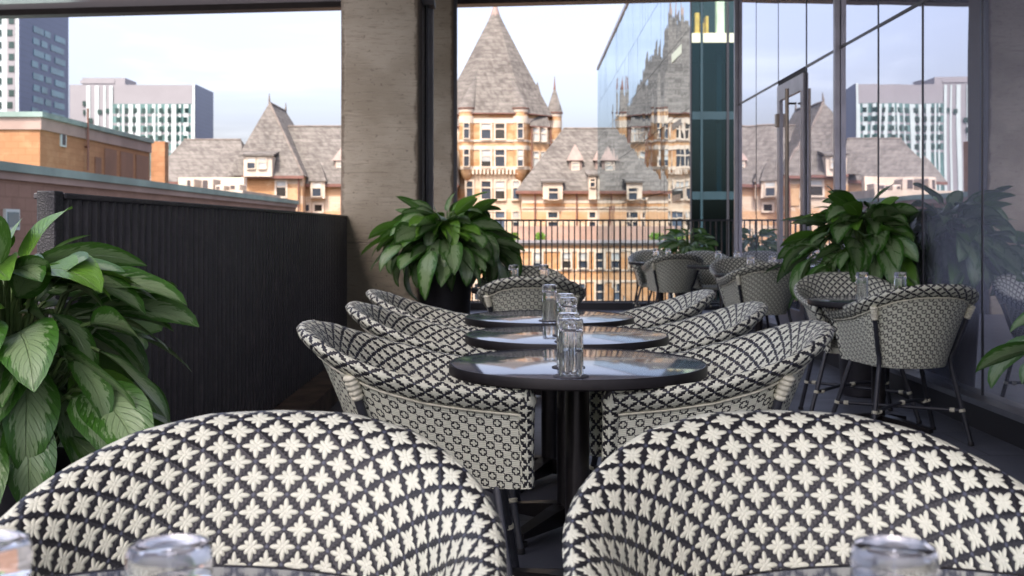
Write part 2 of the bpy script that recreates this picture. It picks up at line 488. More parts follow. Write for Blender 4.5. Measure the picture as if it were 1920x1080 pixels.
# overhanging soffit
CZ = 4.36
mb = MB(); mb.prism([(-9.5,16.55),(-9.5,12.6),(-2.15,12.6),(-2.15,-1.6),(4.2,-1.6),(4.2,14.9)], CZ, CZ+.5)
struct(mb.build('ceiling', M['ceil']))
BZ = 4.275
mb = MB()
def beam_y(x): return 16.1 + (x+7.5)*(-.12)
mb.prism([(-9.5,beam_y(-9.5)),(4.2,beam_y(4.2)),(4.2,beam_y(4.2)+.25),(-9.5,beam_y(-9.5)+.25)], BZ, CZ+.3)
tag(mb.build('beam', M['beam']), 'long dark bronze beam along the far edge of the polished ceiling', 'beam')

# concrete columns
def column(y0, y1, x0, x1, label):
    t = thing('concrete_column', label, 'column', ((x0+x1)/2,(y0+y1)/2,0))
    mb = MB(); b = .012
    mb.prism([(x0+b,y0),(x1-b,y0),(x1,y0+b),(x1,y1-b),(x1-b,y1),(x0+b,y1),(x0,y1-b),(x0,y0+b)], 0, CZ)
    mb.build('shaft', M['concrete'], t)
    return t
c1 = column(8.76,9.38,-1.335,-.708,'broad beige concrete column beside the near end of the black ribbed wall')
mb = MB(); mb.box(-.708,-.682,9.10,9.38,0,CZ); mb.box(-.708,-.635,9.38,9.46,0,CZ); mb.build('channel', M['channel'], c1)
mb = MB(); mb.tube([(-.668,9.08,0),(-.668,9.08,3.02),(-.668,9.08,CZ)], .017, 10); mb.box(-.70,-.60,9.0,9.2,2.98,3.03); mb.build('conduit', M['dark_alu'], c1, 40)
c2 = column(14.35,14.97,-1.335,-.70,'far concrete column standing next to the balustrade')
mb = MB(); mb.box(-.70,-.655,14.35,14.46,0,CZ); mb.build('channel', M['dark_alu'], c2)

# ribbed parapet
t = thing('ribbed_parapet', 'black ribbed parapet wall running along the left edge of the terrace', 'parapet', (-1.33,5.9,.13))
poly = []; y = 3.16; PW = .074
prof = []
while y < 8.72:
    prof += [(-1.318,y),(-1.318,y+PW*.30),(-1.286,y+PW*.46),(-1.286,y+PW*.80),(-1.318,y+PW*.94)]; y += PW
prof.append((-1.318,y))
poly = prof + [(-1.36,y),(-1.36,3.16)]
mb = MB(); mb.prism(poly, .13, 1.212); mb.build('panel', M['rib'], t)
mb = MB(); mb.bbox(-1.375,-1.28,3.16,y,1.2122,1.23,.003); mb.build('cap', M['rib'], t)
mb = MB(); mb.bbox(-1.340,-1.286,3.10,3.158,.10,1.234,.003); mb.build('end_post', M['speckle'], t)
mb = MB(); mb.xprism([(0,0)], 0, 0) if False else None
mb.prism([(-1.40,2.4),(-1.10,2.4),(-1.10,8.74),(-1.40,8.74)], .0, .127)
struct(mb.build('kerb', M['kerb']))
# second length of rail between the columns
def balustrade(x0, x1, y0, y1, label, step_=.0785):
    t = thing('balustrade', label, 'railing', ((x0+x1)/2,(y0+y1)/2,0))
    L = math.hypot(x1-x0,y1-y0); ux, uy = (x1-x0)/L, (y1-y0)/L
    def bar(mb, a, b_, w, z0, z1):
        nx, ny = -uy*w/2, ux*w/2
        A = (x0+ux*a, y0+uy*a); B = (x0+ux*b_, y0+uy*b_)
        mb.prism([(A[0]-nx,A[1]-ny),(B[0]-nx,B[1]-ny),(B[0]+nx,B[1]+ny),(A[0]+nx,A[1]+ny)], z0, z1)
    mb = MB(); bar(mb,0,L,.16,0,.10); mb.build('kerb_base', M['blackbase'], t)
    mb = MB(); bar(mb,0,L,.045,1.225,1.25); mb.build('top_rail', M['black_metal'], t)
    mb = MB(); bar(mb,0,L,.035,.105,.125); mb.build('bottom_rail', M['black_metal'], t)
    k = 0
    while k*step_ < L:
        a = k*step_; mb = MB(); bar(mb, a, a+(.026 if k % 14 == 0 else .018), .014 if k%14 else .03, .1255, 1.2245); k += 1
        mb.build('baluster', M['black_metal'], t)
    return t
balustrade(-.64,4.1,15.06,15.06,'black metal balustrade of thin upright bars at the far end of the terrace')
balustrade(-1.33,-1.33,9.5,14.3,'black metal balustrade of thin bars between the two concrete columns')

# ------------------------------------------------------------------ terrace glazing
GX0, GS = 2.63, .0103
def gx(y): return GX0 + GS*y
def zz_box(mb, y0, y1, z0, z1, d0, d1):     # box hugging the slightly turned glass line; d measured towards the terrace
    mb.prism([(gx(y0)-d1,y0),(gx(y0)-d0,y0),(gx(y1)-d0,y1),(gx(y1)-d1,y1)], z0, z1)
gl = thing('glass_facade', 'tall mirror like glass wall along the right side of the terrace', 'glass wall', (gx(5),5,0))
ys = [13.0,12.0,10.98,9.92,8.9,7.94,7.07,6.16,5.23,4.3,3.37,2.44,1.5,.6,-.3,-1.2,-2.1,-3,-4,-5,-6]
TZ = 2.60
rg = random.Random(3)
for i in range(len(ys)-1):
    a, b_ = ys[i+1], ys[i]
    for z0, z1 in ((.18,TZ-.012),(TZ+.012,CZ)):
        if i == 2 and z0 < 1: continue
        mb = MB(); t1 = rg.uniform(-1,1)*.0022; t2 = rg.uniform(-1,1)*.0022
        y0, y1 = a+.006, b_-.006
        mb.add([(gx(y0)-t1,y0,z0),(gx(y1)+t1,y1,z0),(gx(y1)+t1+t2,y1,z1),(gx(y0)-t1+t2,y0,z1),
                (gx(y0)+.03,y0,z0),(gx(y1)+.03,y1,z0),(gx(y1)+.03,y1,z1),(gx(y0)+.03,y0,z1)],
               [(0,1,2,3),(7,6,5,4),(0,4,5,1),(1,5,6,2),(2,6,7,3),(3,7,4,0)])
        mb.build('pane', M['mirror'], gl)
for i, yy in enumerate(ys):
    mb = MB(); big = (i in (0,4))
    zz_box(mb, yy-.006, yy+.006, .18, CZ, -.03, .004)
    o = mb.build('mullion', M['dark_alu'], gl)
    if big:
        mb = MB(); zz_box(mb, yy-.03, yy+.02, .18, CZ, .005, .045); mb.build('mullion', M['alu'], gl)
for (a, b_) in ((-6,9.92),(10.98,13.0)):
    mb = MB(); zz_box(mb, a, b_, TZ-.011, TZ+.011, -.03, .006); mb.build('transom', M['dark_alu'], gl)
mb = MB(); zz_box(mb, -6, 13.02, .145, .178, -.05, .09); mb.build('sill', M['sillm'], gl)
mb = MB(); zz_box(mb, -6, 13.02, .0, .143, -.05, .055); mb.build('plinth', M['blackbase'], gl)
mb = MB(); mb.box(gx(13)+.05, 4.2, 13.0, 13.2, 0, CZ); mb.build('end_wall', M['blackbase'], gl)
# the door
y0, y1 = 9.95, 10.95
mb = MB()
for a, b_, z0, z1 in ((y0,y0+.10,.18,TZ-.05),(y1-.10,y1,.18,TZ-.05),(y0+.1003,y1-.1003,TZ-.20,TZ-.05),(y0+.1003,y1-.1003,.18,.36)):
    zz_box(mb, a, b_, z0, z1, -.02, .022)
dr = mb.build('door', M['alu'], gl)
mb = MB(); zz_box(mb, y0+.1005, y1-.1005, .3605, TZ-.2005, -.012, .004); mb.build('pane', M['mirror'], dr)
hy = y0+.28; hx = gx(hy)-.10
mb = MB(); mb.tube([(hx,hy,.84),(hx,hy,2.44)], .019, 12)
for z in (1.0,2.30): mb.tube([(hx,hy,z),(gx(hy)-.012,hy,z)], .010, 8)
mb.build('handle', M['steel'], dr, 40)
mb = MB(); zz_box(mb, y1-.09, y1-.02, 2.14, 2.27, .023, .05); mb.build('hinge', M['steel'], dr)
mb = MB(); zz_box(mb, y0+.02, y0+.08, .95, 1.25, .023, .034); mb.build('lock_plate', M['dark_alu'], dr)

# ================================================================== CHAIR
def smooth(a, b_, x):
    t = min(1,max(0,(x-a)/(b_-a))); return t*t*(3-2*t)
NS = 84
def half_plan(a, b, y1, fx, fy, n=400):
    pts = []
    for i in range(n+1):
        ph = R(90)*i/n; sx, cx = math.sin(ph), math.cos(ph)
        e = 2/2.2
        pts.append((a*sx**e, y1 + b*max(0,cx)**e))
    m = 160
    for i in range(1,m+1):
        t = i/m; pts.append((a+(fx-a)*t*t*(1.6-.6*t), y1+(fy-y1)*t))
    return pts
TOP = half_plan(.306,.305,-.005,.282,-.335); BOT = half_plan(.200,.165,-.045,.214,-.345)
def resample2(A, B, n):
    """sample both outlines at the same parameter, evenly along their mean arc"""
    L = [0]
    for i in range(1,len(A)):
        L.append(L[-1]+.55*math.hypot(A[i][0]-A[i-1][0],A[i][1]-A[i-1][1])+.45*math.hypot(B[i][0]-B[i-1][0],B[i][1]-B[i-1][1]))
    oa, ob = [], []; j = 0
    for k in range(n+1):
        s = L[-1]*k/n
        while j < len(L)-2 and L[j+1] < s: j += 1
        t = (s-L[j])/max(1e-9,L[j+1]-L[j])
        for P_, o_ in ((A,oa),(B,ob)): o_.append((P_[j][0]+(P_[j+1][0]-P_[j][0])*t, P_[j][1]+(P_[j+1][1]-P_[j][1])*t))
    return oa, ob, L[-1]
H2 = NS//2
tp, bp, TL = resample2(TOP, BOT, H2)
tp = [(-x,y) for x,y in tp[:0:-1]] + tp; bp = [(-x,y) for x,y in bp[:0:-1]] + bp
def rim_z(i):
    w = abs(i-H2)/H2
    K = ((0,.850),(.12,.8475),(.24,.829),(.36,.794),(.48,.757),(.62,.727),(.8,.706),(1.01,.690))
    for (w0,z0),(w1,z1) in zip(K,K[1:]):
        if w <= w1:
            return z0+(z1-z0)*(w-w0)/(w1-w0)
ZB = .405
def st_normal(pts, i):
    a = pts[max(0,i-1)]; b = pts[min(NS,i+1)]
    tx, ty = b[0]-a[0], b[1]-a[1]; l = math.hypot(tx,ty)
    return (-ty/l, tx/l) if True else None
def sect(i, t, off, dz=0.):
    f = .86*t+.14*t**3
    zr = rim_z(i); n = st_normal(tp,i)
    x = bp[i][0]+(tp[i][0]-bp[i][0])*f + n[0]*off; y = bp[i][1]+(tp[i][1]-bp[i][1])*f + n[1]*off
    return (x, y, ZB+(zr-ZB)*t+dz)
# outward test: station normal at back should be +y
if st_normal(tp,H2)[1] < 0:
    _sn = st_normal
    def st_normal(pts,i):
        a = _sn(pts,i); return (-a[0],-a[1])
def shell():
    mb = MB()
    outer = [0,.12,.26,.42,.58,.72]
    cols = []; vs = []
    for i in range(NS+1):
        zr = rim_z(i); H = zr-ZB; tt = 1-.066/H
        P = [sect(i,t*tt/.72,0) for t in outer]
        k = len(P)
        lip = [(-.068,.008),(-.062,.016),(-.046,.026),(-.026,.033),(-.010,.029),(.0,.014),(-.003,-.004),(-.018,-.020),(-.045,-.028)]
        P += [sect(i,1+dz/H,off) for dz,off in lip]
        P += [sect(i,t,-.030) for t in (.80,.64,.48,.32,.16,.06)]
        cols.append(P)
    n = len(cols[0]); verts = [p for P in cols for p in P]
    f0 = []; u0 = []; f1 = []; u1 = []
    sl = 2*TL/NS
    V = []
    for P in cols:
        c = [0]
        for j in range(1,n): c.append(c[-1]+(Vector(P[j])-Vector(P[j-1])).length)
        V.append([x-c[k] for x in c])
    L0 = V[H2][-1]
    V = [[(x if x < .05 else .05+(x-.05)*(1+.55*(L0/Vi[-1]-1))) for x in Vi] for Vi in V]
    U = [[(i-H2)*sl]*n for i in range(NS+1)]
    for i in range(NS):
        for j in range(n-1):
            f = (i*n+j, i*n+j+1, (i+1)*n+j+1, (i+1)*n+j)
            uv = [(U[i][j],V[i][j]),(U[i][j+1],V[i][j+1]),(U[i+1][j+1],V[i+1][j+1]),(U[i+1][j],V[i+1][j])]
            if j < k-1: f1.append(f); u1.append(uv)
            else: f0.append(f); u0.append(uv)
        f1.append((i*n+n-1, i*n, (i+1)*n, (i+1)*n+n-1)); u1.append([(0,0)]*4)
    base = len(mb.v)
    mb.add(verts, f0, u0, mi=0)
    o = 0
    for f, u in zip(f1,u1):
        mb.uv[len(mb.f)] = u; mb.f.append(f); mb.mi.append(1)
    # wrapped front edges
    for i, sg in ((0,-1),(NS,1)):
        zr = rim_z(i); H = zr-ZB
        path = [sect(i,1-.004/H,.0), sect(i,1-.03/H,.002), sect(i,.80,-.008), sect(i,.6,-.013), sect(i,.4,-.014), sect(i,.2,-.014), sect(i,.02,-.014)]
        path = [(x,y-.006,z) for x,y,z in path]
        path = [(path[0][0],path[0][1]+.05,path[0][2]+.0)] + path
        mb.tube(path, .022, 12, mi=0, rs=[.020,.029,.031,.026,.023,.021,.020,.019])
    return mb
def ring_wrap(mb, p, d, r, n=3, w=.0065):
    p = Vector(p); d = Vector(d).normalized()
    for k in range(n):
        c = p + d*((k-(n-1)/2)*w*1.25)
        mb.tube([c-d*w*.55,c-d*w*.25,c+d*w*.25,c+d*w*.55], r, 12, rs=[r,r*1.32,r*1.32,r])
def make_chair():
    root = thing('woven_armchair', '', 'chair')
    shell().build('backrest', [M['flower'],M['cross']], root, 70)
    # seat
    mb = MB(); inner = [ (x*.90, y*.90-.015) for x,y in bp ]
    n = len(inner); V = [(x,y,.432) for x,y in inner] + [(x*.6,y*.6-.02,.445) for x,y in inner]
    F = [(i,i+1,n+i+1,n+i) for i in range(n-1)] + [(n-1,0,n,2*n-1), tuple(range(n,2*n))]
    mb.add(V, F, [[(V[i][0],V[i][1]) for i in f] for f in F])
    V2 = [(x,y,.400) for x,y in inner]; mb.add(V2+[(x,y,.432) for x,y in inner], [tuple(range(n-1,-1,-1))]+[(i,i+1,n+i+1,n+i) for i in range(n-1)]+[(n-1,0,n,2*n-1)],
        [[(0,0)]*n]+[[(0,0)]*4]*n)
    mb.build('seat', M['flower'], root, 30)
    mb = MB(); pts = [sect(i,1-.072/(rim_z(i)-ZB),.007) for i in range(0,NS+1,2)]
    mb.tube(pts, .0036, 6); mb.build('piping', M['cord'], root, 60)
    foot = {}
    for nm, i in (('rl',H2-int(H2*.40)),('rr',H2+int(H2*.40)),('fl',H2-int(H2*.90)),('fr',H2+int(H2*.90))):
        n_ = st_normal(tp,i)
        a = Vector(sect(i,1-.070/(rim_z(i)-ZB),.016)); b = Vector(sect(i,.05,.016)); c = b + Vector((n_[0]*.085,n_[1]*.085,-b.z))
        if nm[0] == 'f': c += Vector((0,-.05,0))
        else: c += Vector((0,.03,0))
        m1 = Vector(sect(i,.5,.018))
        mb = MB()
        if nm[0] == 'r': mb.tube([a,Vector(sect(i,.75,.018)),m1,Vector(sect(i,.25,.017)),b+Vector((0,0,.03)),b+(c-b)*.06,b.lerp(c,.5),c+Vector((0,0,.012))], .0125, 12)
        else:
            b = Vector(sect(i,.02,-.012)); mb.tube([b+Vector((0,0,.0)),b.lerp(c,.5),c+Vector((0,0,.012))], .0125, 12)
        leg = mb.build('leg', M['black_metal'], root, 50)
        if nm[0] == 'r':
            d = (m1-a); mb = MB()
            T0 = a-d.normalized()*.012; N_ = 26
            mb.tube([T0.lerp(a+d.normalized()*.062, k/N_) for k in range(N_+1)], .017, 14, rs=[(.0155+.0042*abs(math.sin(k*math.pi*5/N_)))*(1.12-.22*k/N_) for k in range(N_+1)])
            mb.build('binding', M['cord'], leg, 60)
        st = b+(c-b)*.58; mb = MB(); d_ = (c-b).normalized()
        mb.tube([st+d_*(.016*(k/12-.5)) for k in range(13)], .015, 12, rs=[.0135+.0035*abs(math.sin(k*math.pi*2/12)) for k in range(13)])
        mb.build('binding', M['cord'], leg, 60)
        mb = MB(); mb.lathe([(.012,0),(.016,.002),(.016,.012),(.0135,.02)], 12, (c.x,c.y)); mb.build('glide', M['rubber'], leg, 40)
        foot[nm] = st
    for a, b, dz in (('rl','fr',0),('rr','fl',.018)):
        A, B = foot[a], foot[b]; Z = Vector((0,0,dz))
        mb = MB(); mb.tube([A, A.lerp(B,.3)+Z, A.lerp(B,.7)+Z, B], .0095, 10); s_ = mb.build('stretcher', M['black_metal'], root, 50)
        d_ = (B-A).normalized()
        for f, hz, nw in ((.075,0,3),(.925,0,3)) + (((.5,dz,4),) if dz else ()):
            C0 = A.lerp(B,f)+Vector((0,0,hz)); L_ = .0085*nw; mb = MB(); q = nw*6
            mb.tube([C0+d_*(L_*(k/q-.5)) for k in range(q+1)], .012, 12, rs=[.0098+.0032*abs(math.sin(k*math.pi/6)) for k in range(q+1)])
            mb.build('binding', M['cord'], s_, 60)
    return root
chair_proto = make_chair(); first = [True]
def chair(x, y, deg, label):
    """deg: heading of the sitter, 0 = facing the camera side (-y), counter-clockwise"""
    if first[0]: c = chair_proto; first[0] = False
    else: c = copy_tree(chair_proto)
    c.location = (x,y,0); c.rotation_euler = (0,0,R(deg)); tag(c, label, 'chair', 'woven armchairs around the terrace tables')

# ================================================================== TABLE, GLASS, REFLECTION DISC
TT = .73; TR = .38
def make_table():
    t = thing('bistro_table', '', 'table')
    mb = MB(); mb.lathe([(TR-.006,TT-.004),(TR-.006,TT-.0005),(TR-.0085,TT)], 96); o = mb.build('table_top', M['table'], t, 30)
    mb = MB(); mb.lathe([(TR-.02,TT-.030),(TR-.003,TT-.030),(TR,TT-.026),(TR,TT-.003),(TR-.002,TT+.0005),(TR-.0055,TT+.0005),(TR-.0055,TT-.006),(TR-.02,TT-.006)], 96, close=True)
    mb.lathe([(TR-.02,TT-.028),(TR-.02,TT-.0045)], 64)
    mb.build('table_edge', M['edge'], t, 35)
    mb = MB(); mb.lathe([(.036,.075),(.036,TT-.07),(.05,TT-.06),(.05,TT-.029)], 32); mb.build('pole', M['pole'], t, 35)
    mb = MB()
    for k in range(4):
        a = R(45+90*k); c, s_ = math.cos(a), math.sin(a)
        V = []
        for r, w, z0, z1 in ((.0,.034,.03,.10),(.10,.03,.03,.088),(.30,.022,.03,.052)):
            for sx, z in ((-1,z0),(1,z0),(1,z1),(-1,z1)): V.append((c*r-s_*w*sx, s_*r+c*w*sx, z))
        mb.add(V, [(4*i+j,4*i+(j+1)%4,4*i+4+(j+1)%4,4*i+4+j) for i in range(2) for j in range(4)]+[(11,10,9,8),(0,1,2,3)])
        f = MB()
    base = mb.build('cross_base', M['pole'], t)
    for k in range(4):
        a = R(45+90*k); mb = MB(); mb.lathe([(.018,0),(.022,.004),(.022,.016),(.008,.018),(.008,.034)], 14, (math.cos(a)*.285, math.sin(a)*.285)); mb.build('leveller', M['rubber'], base, 40)
    return t
def make_glass():
    mb = MB(); H = .152
    prof = [(.0305,0),(.0330,0.0),(.0334,.004),(.0334,.055),(.0328,.10),(.0322,H-.034),(.0312,H-.031),(.0322,H-.026),(.0326,H-.008),(.0306,H-.001),(.0270,H),
            (.014,H-.003),(.0005,H-.0035),(.0005,H-.026),(.018,H-.027),(.0272,H-.034),(.0296,H-.044),(.0306,.06),(.0308,.003)]
    n = 60
    mb.lathe(prof, n, close=True)
    for i in range(len(prof)):
        if i >= 13:
            for k in range(n):
                v = mb.v[i*n+k]; a = 2*math.pi*k/n; q = 1-.030*(.5+.5*math.cos(10*a))*(1 if i > 13 else .3)
                mb.v[i*n+k] = (v[0]*q, v[1]*q, v[2])
    return mb.build('tumbler', M['glass'], None, 35)
def make_reflection_disc():
    mb = MB(); mb.lathe([(.046,0),(.0475,.0008),(.0475,.0022),(.046,.003)], 40); return mb.build('reflection_disc', M['reflection_disc'], None, 35)  # thin dark disc painting the tumbler's reflection on the table top
tproto, gproto, kproto = make_table(), make_glass(), make_reflection_disc(); used = set()
def place(proto, loc, rz, label, cat, group):
    if proto.name not in used: o = proto; used.add(proto.name)
    else: o = copy_tree(proto)
    o.location = loc; o.rotation_euler = (0,0,R(rz)); tag(o, label, cat, group); return o
def table(x, y, label, rz=0): place(tproto,(x,y,0),rz,label,'table','round bistro tables on the terrace')
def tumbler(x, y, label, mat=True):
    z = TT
    if mat: place(kproto,(x,y,z+.0004),0,'round dark reflection disc under the '+mat,'reflection_disc','reflection discs under the tumblers'); z += .0038
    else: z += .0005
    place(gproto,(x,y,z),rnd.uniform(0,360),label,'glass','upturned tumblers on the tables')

# the two tables right before the camera
table(-.35,.905,'round table at the bottom left of the photo under two upturned tumblers')
table(.43,.905,'round table at the bottom right of the photo under a single upturned tumbler',20)
tumbler(-.262,.845,'large upturned tumbler before the front left chair, right one of its pair', False)
tumbler(-.408,.855,'upturned tumbler cut by the left edge of the photo', False)
tumbler(.300,.842,'large upturned tumbler before the front right chair', False)
chair(-.332,1.345,2,'large armchair facing the camera at the bottom left, flower weave showing')
chair(.400,1.345,-2,'large armchair facing the camera at the bottom right, flower weave showing')
# the middle row of three tables
ROW = [(.209,3.223,'nearest'),(.224,4.08,'middle'),(.192,4.906,'farthest')]
for k,(x,y,w) in enumerate(ROW):
    table(x, y, w+' round table of the row of three down the middle', 8*k)
    chair(x-.50+(-.0 if k==0 else 0), y, 90, ['nearest','middle','farthest'][k]+' of the three armchairs along the left side of the table row')
    chair(x+.42, y, -90, ['nearest','middle','farthest'][k]+' of the three armchairs along the right side of the table row')
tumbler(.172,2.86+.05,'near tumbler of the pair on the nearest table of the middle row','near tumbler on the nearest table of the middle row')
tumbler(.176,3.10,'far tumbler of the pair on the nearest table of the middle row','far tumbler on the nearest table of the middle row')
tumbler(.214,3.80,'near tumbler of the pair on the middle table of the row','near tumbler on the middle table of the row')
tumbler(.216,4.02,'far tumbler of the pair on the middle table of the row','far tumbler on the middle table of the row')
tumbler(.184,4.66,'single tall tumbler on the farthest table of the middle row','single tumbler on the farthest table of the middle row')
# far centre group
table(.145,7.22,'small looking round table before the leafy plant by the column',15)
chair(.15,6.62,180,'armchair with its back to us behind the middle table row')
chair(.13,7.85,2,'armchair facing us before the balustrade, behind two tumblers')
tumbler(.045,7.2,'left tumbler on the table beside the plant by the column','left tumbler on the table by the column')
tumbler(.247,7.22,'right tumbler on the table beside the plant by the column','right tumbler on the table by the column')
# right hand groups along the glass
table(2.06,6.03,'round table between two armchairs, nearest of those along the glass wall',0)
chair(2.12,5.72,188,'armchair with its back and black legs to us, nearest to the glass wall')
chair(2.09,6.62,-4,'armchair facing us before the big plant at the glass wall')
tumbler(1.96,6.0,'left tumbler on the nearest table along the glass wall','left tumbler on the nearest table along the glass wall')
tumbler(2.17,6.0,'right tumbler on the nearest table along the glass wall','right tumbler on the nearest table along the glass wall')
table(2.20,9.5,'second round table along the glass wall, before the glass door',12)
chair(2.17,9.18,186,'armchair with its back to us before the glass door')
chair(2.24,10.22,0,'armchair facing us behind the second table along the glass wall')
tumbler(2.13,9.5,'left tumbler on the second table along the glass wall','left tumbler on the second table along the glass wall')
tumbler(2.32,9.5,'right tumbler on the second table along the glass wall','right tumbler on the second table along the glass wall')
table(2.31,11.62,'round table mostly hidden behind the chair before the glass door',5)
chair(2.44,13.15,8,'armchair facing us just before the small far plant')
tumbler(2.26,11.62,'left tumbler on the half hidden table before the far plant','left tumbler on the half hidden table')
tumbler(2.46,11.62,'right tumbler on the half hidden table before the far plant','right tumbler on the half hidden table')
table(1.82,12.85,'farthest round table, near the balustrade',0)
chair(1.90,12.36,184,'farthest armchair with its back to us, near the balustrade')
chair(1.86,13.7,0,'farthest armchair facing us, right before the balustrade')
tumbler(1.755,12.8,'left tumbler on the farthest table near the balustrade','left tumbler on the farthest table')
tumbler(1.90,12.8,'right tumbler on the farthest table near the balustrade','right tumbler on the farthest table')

# ================================================================== PLANTS
def leaf(mb, base, az, e0, length, width, droop, pet, tone, roll=0., fold=.35):
    N = 11; W = (-1,-.55,0,.55,1)
    p = Vector(base); e = e0
    path = []; seg = pet/4
    for k in range(4):                        # petiole
        path.append(p.copy()); d = Vector((math.cos(az)*math.cos(e), math.sin(az)*math.cos(e), math.sin(e)))
        p = p + d*seg; e -= droop*.12
    path.append(p.copy()); stem = path
    V = []; UV = []
    side0 = Vector((-math.sin(az), math.cos(az), 0))
    wav = rnd.uniform(0,6.28); bend = rnd.uniform(-.5,.5)
    a2 = az
    for k in range(N):
        t = k/(N-1)
        d = Vector((math.cos(a2)*math.cos(e), math.sin(a2)*math.cos(e), math.sin(e)))
        side = Vector((-math.sin(a2), math.cos(a2), 0)); up = side.cross(d) * -1
        if up.z < 0 and abs(e) < R(80): up = -up
        rs = side*math.cos(roll) + up*math.sin(roll); ru = up*math.cos(roll) - side*math.sin(roll)
        w = width*.5*(math.sin(math.pi*min(1,(t*.93+.035))**.78)**.85)
        if k == 0: w *= .35
        if k == N-1: w = .0008
        for s_ in W:
            lift = abs(s_)*fold*w + .10*w*math.sin(7*t+wav+s_*1.3)*abs(s_)
            V.append(p + rs*(s_*w) + ru*lift); UV.append((s_, t))
        p = p + d*(length/(N-1)); e -= droop/(N-1)*(.6+.9*t); a2 += bend/(N-1)
    F = [(k*5+j, k*5+j+1, (k+1)*5+j+1, (k+1)*5+j) for k in range(N-1) for j in range(4)]
    mb.add(V, F, [[UV[i] for i in f] for f in F], tone=max(.001,tone))
    return stem
def plant(x, y, label, n, pot_h, pot_r, R_, top, seed, stem_h=.0, clip=None, ls=1.0, avoid=None):
    global rnd
    keep = rnd; rnd = random.Random(seed)
    t = thing('potted_plant', label, 'plant', (x,y,0), 0, 'leafy potted plants on the terrace')
    mb = MB(); r = pot_r
    mb.lathe([(r*.72,0),(r*.76,.008),(r*.98,pot_h-.01),(r,pot_h),(r*.93,pot_h),(r*.92,pot_h-.05),(.001,pot_h-.05)], 48, (x,y)); mb.build('pot', M['pot'], t, 35)
    mb = MB(); mb.lathe([(r*.915,pot_h-.049),(r*.5,pot_h-.03),(.001,pot_h-.025)], 24, (x,y)); mb.build('soil', M['soil'], t, 60)
    fo = MB(); st = MB()
    hh = top-pot_h
    for k in range(n):
        f = (k+.5)/n                                              # 0 low & hanging .. 1 top & upright
        az = rnd.uniform(0,6.2832)
        q = R_*(.52*(1-f)**.55)*rnd.uniform(.35,1.2)+.01
        L = R_*.50*rnd.uniform(.7,1.2)*(1.04-.12*f)*ls
        e0 = R(-6+52*f**1.3+rnd.uniform(-24,24)); dr = R(rnd.uniform(30,95)*(1-.3*f))
        zb = pot_h + .03 + (hh-.45*L)*(.14+.80*f**.75)*rnd.uniform(.80,1.12)
        base = Vector((x+q*math.cos(az), y+q*math.sin(az), zb))
        tone = rnd.uniform(.05,.6) if rnd.random() > .08+.34*f*f else rnd.uniform(.66,.95)
        s_ = leaf(fo, base, az, e0, L, L*rnd.uniform(.36,.48), dr, .04, tone, rnd.uniform(-.85,.85), rnd.uniform(.05,.35))
        c0 = Vector((x+q*.25*math.cos(az+.5), y+q*.25*math.sin(az+.5), pot_h-.04))
        st.tube([c0, c0.lerp(base,.55)+Vector((-.10*q*math.cos(az),-.10*q*math.sin(az),.03)), base]+s_[1:], .0046, 5, cap=False)
    rnd = keep
    if clip:
        fo.v = [clip(p) for p in fo.v]; st.v = [clip(p) for p in st.v]
    fo.build('foliage', M['leaf'], t, 60); st.build('stem', M['stem'], t, 60)
    return t
def off_glass(p):                      # leaves press against the glazing instead of piercing it
    m = gx(p[1])-.012; x = p[0]
    if x > m-.15: x = m - .15*math.exp(-(x-(m-.15))/.15)
    return (x,p[1],p[2])
def off_column(p):
    y = p[1]; x = p[0]
    if x < -.66 and y > 8.72: y = 8.72 - .02
    return (x,y,p[2])
plant(-1.12,2.42,'big leafy plant with silver green leaves at the left edge, before the black parapet',210,.60,.21,.50,1.12,11)
plant(-.45,7.95,'bushy green plant in a black planter before the concrete column',165,.86,.205,.64,1.33,23,clip=off_column)
plant(2.42,7.36,'bushy green plant pressed against the glass wall behind an armchair',200,.78,.20,.62,1.35,31,clip=off_glass)
plant(2.36,14.0,'small far plant between the balustrade and the end of the glass wall',80,.62,.20,.54,1.14,41,clip=off_glass)
plant(2.45,4.42,'plant at the right edge of the photo, only drooping leaf tips in view',80,.50,.18,.50,1.0,52,clip=off_glass)

# ================================================================== CITY
def win(parent, x0, x1, z0, z1, y, pane, frame=None, transom=.36, fw=.20, mull=0, proud=.16):
    """window in a wall facing the camera at depth y: raised stone frame with a set-back pane"""
    frame = frame or M['stone_white']
    mb = MB()
    mb.box(x0-fw,x0,y-proud,y+.05,z0-fw,z1+fw); mb.box(x1,x1+fw,y-proud,y+.05,z0-fw,z1+fw)
    mb.box(x0,x1,y-proud,y+.05,z1,z1+fw); mb.box(x0-.02,x1+.02,y-proud-.06,y+.05,z0-fw,z0)
    if transom:
        zt = z1-(z1-z0)*transom; mb.box(x0,x1,y-proud*.7,y+.05,zt-.07,zt+.07)
    if mull:
        for k in range(mull): xm = x0+(x1-x0)*(k+1)/(mull+1); mb.box(xm-.05,xm+.05,y-proud*.6,y+.05,z0,z1)
    w = mb.build('window', frame, parent)
    if transom and z1-z0 > 1 and rnd.random() < .38:
        zb_ = z1-(z1-z0)*rnd.uniform(.25,.7); mb = MB(); mb.box(x0+.02,x1-.02,y-.06,y-.042,zb_,z1-.01); mb.build('blind', M['pane_pale'], w)
    mb = MB(); mb.box(x0,x1,y-.04,y+.04,z0,z1); mb.build('pane', pane, w)
    return w
def wpx(parent, X0, X1, Y0, Y1, d, pane=None, **k):
    pane = pane or (rnd.choice((M['pane_dark'],M['pane_dark'],M['pane_blue'],M['pane_brown'])))
    return win(parent, px(X0,d), px(X1,d), pz(Y1,d), pz(Y0,d), d, pane, **k)

ch = thing('chateau', 'old castle like building with steep grey roofs, turrets and orange brick walls', 'building', (0,122,-24))
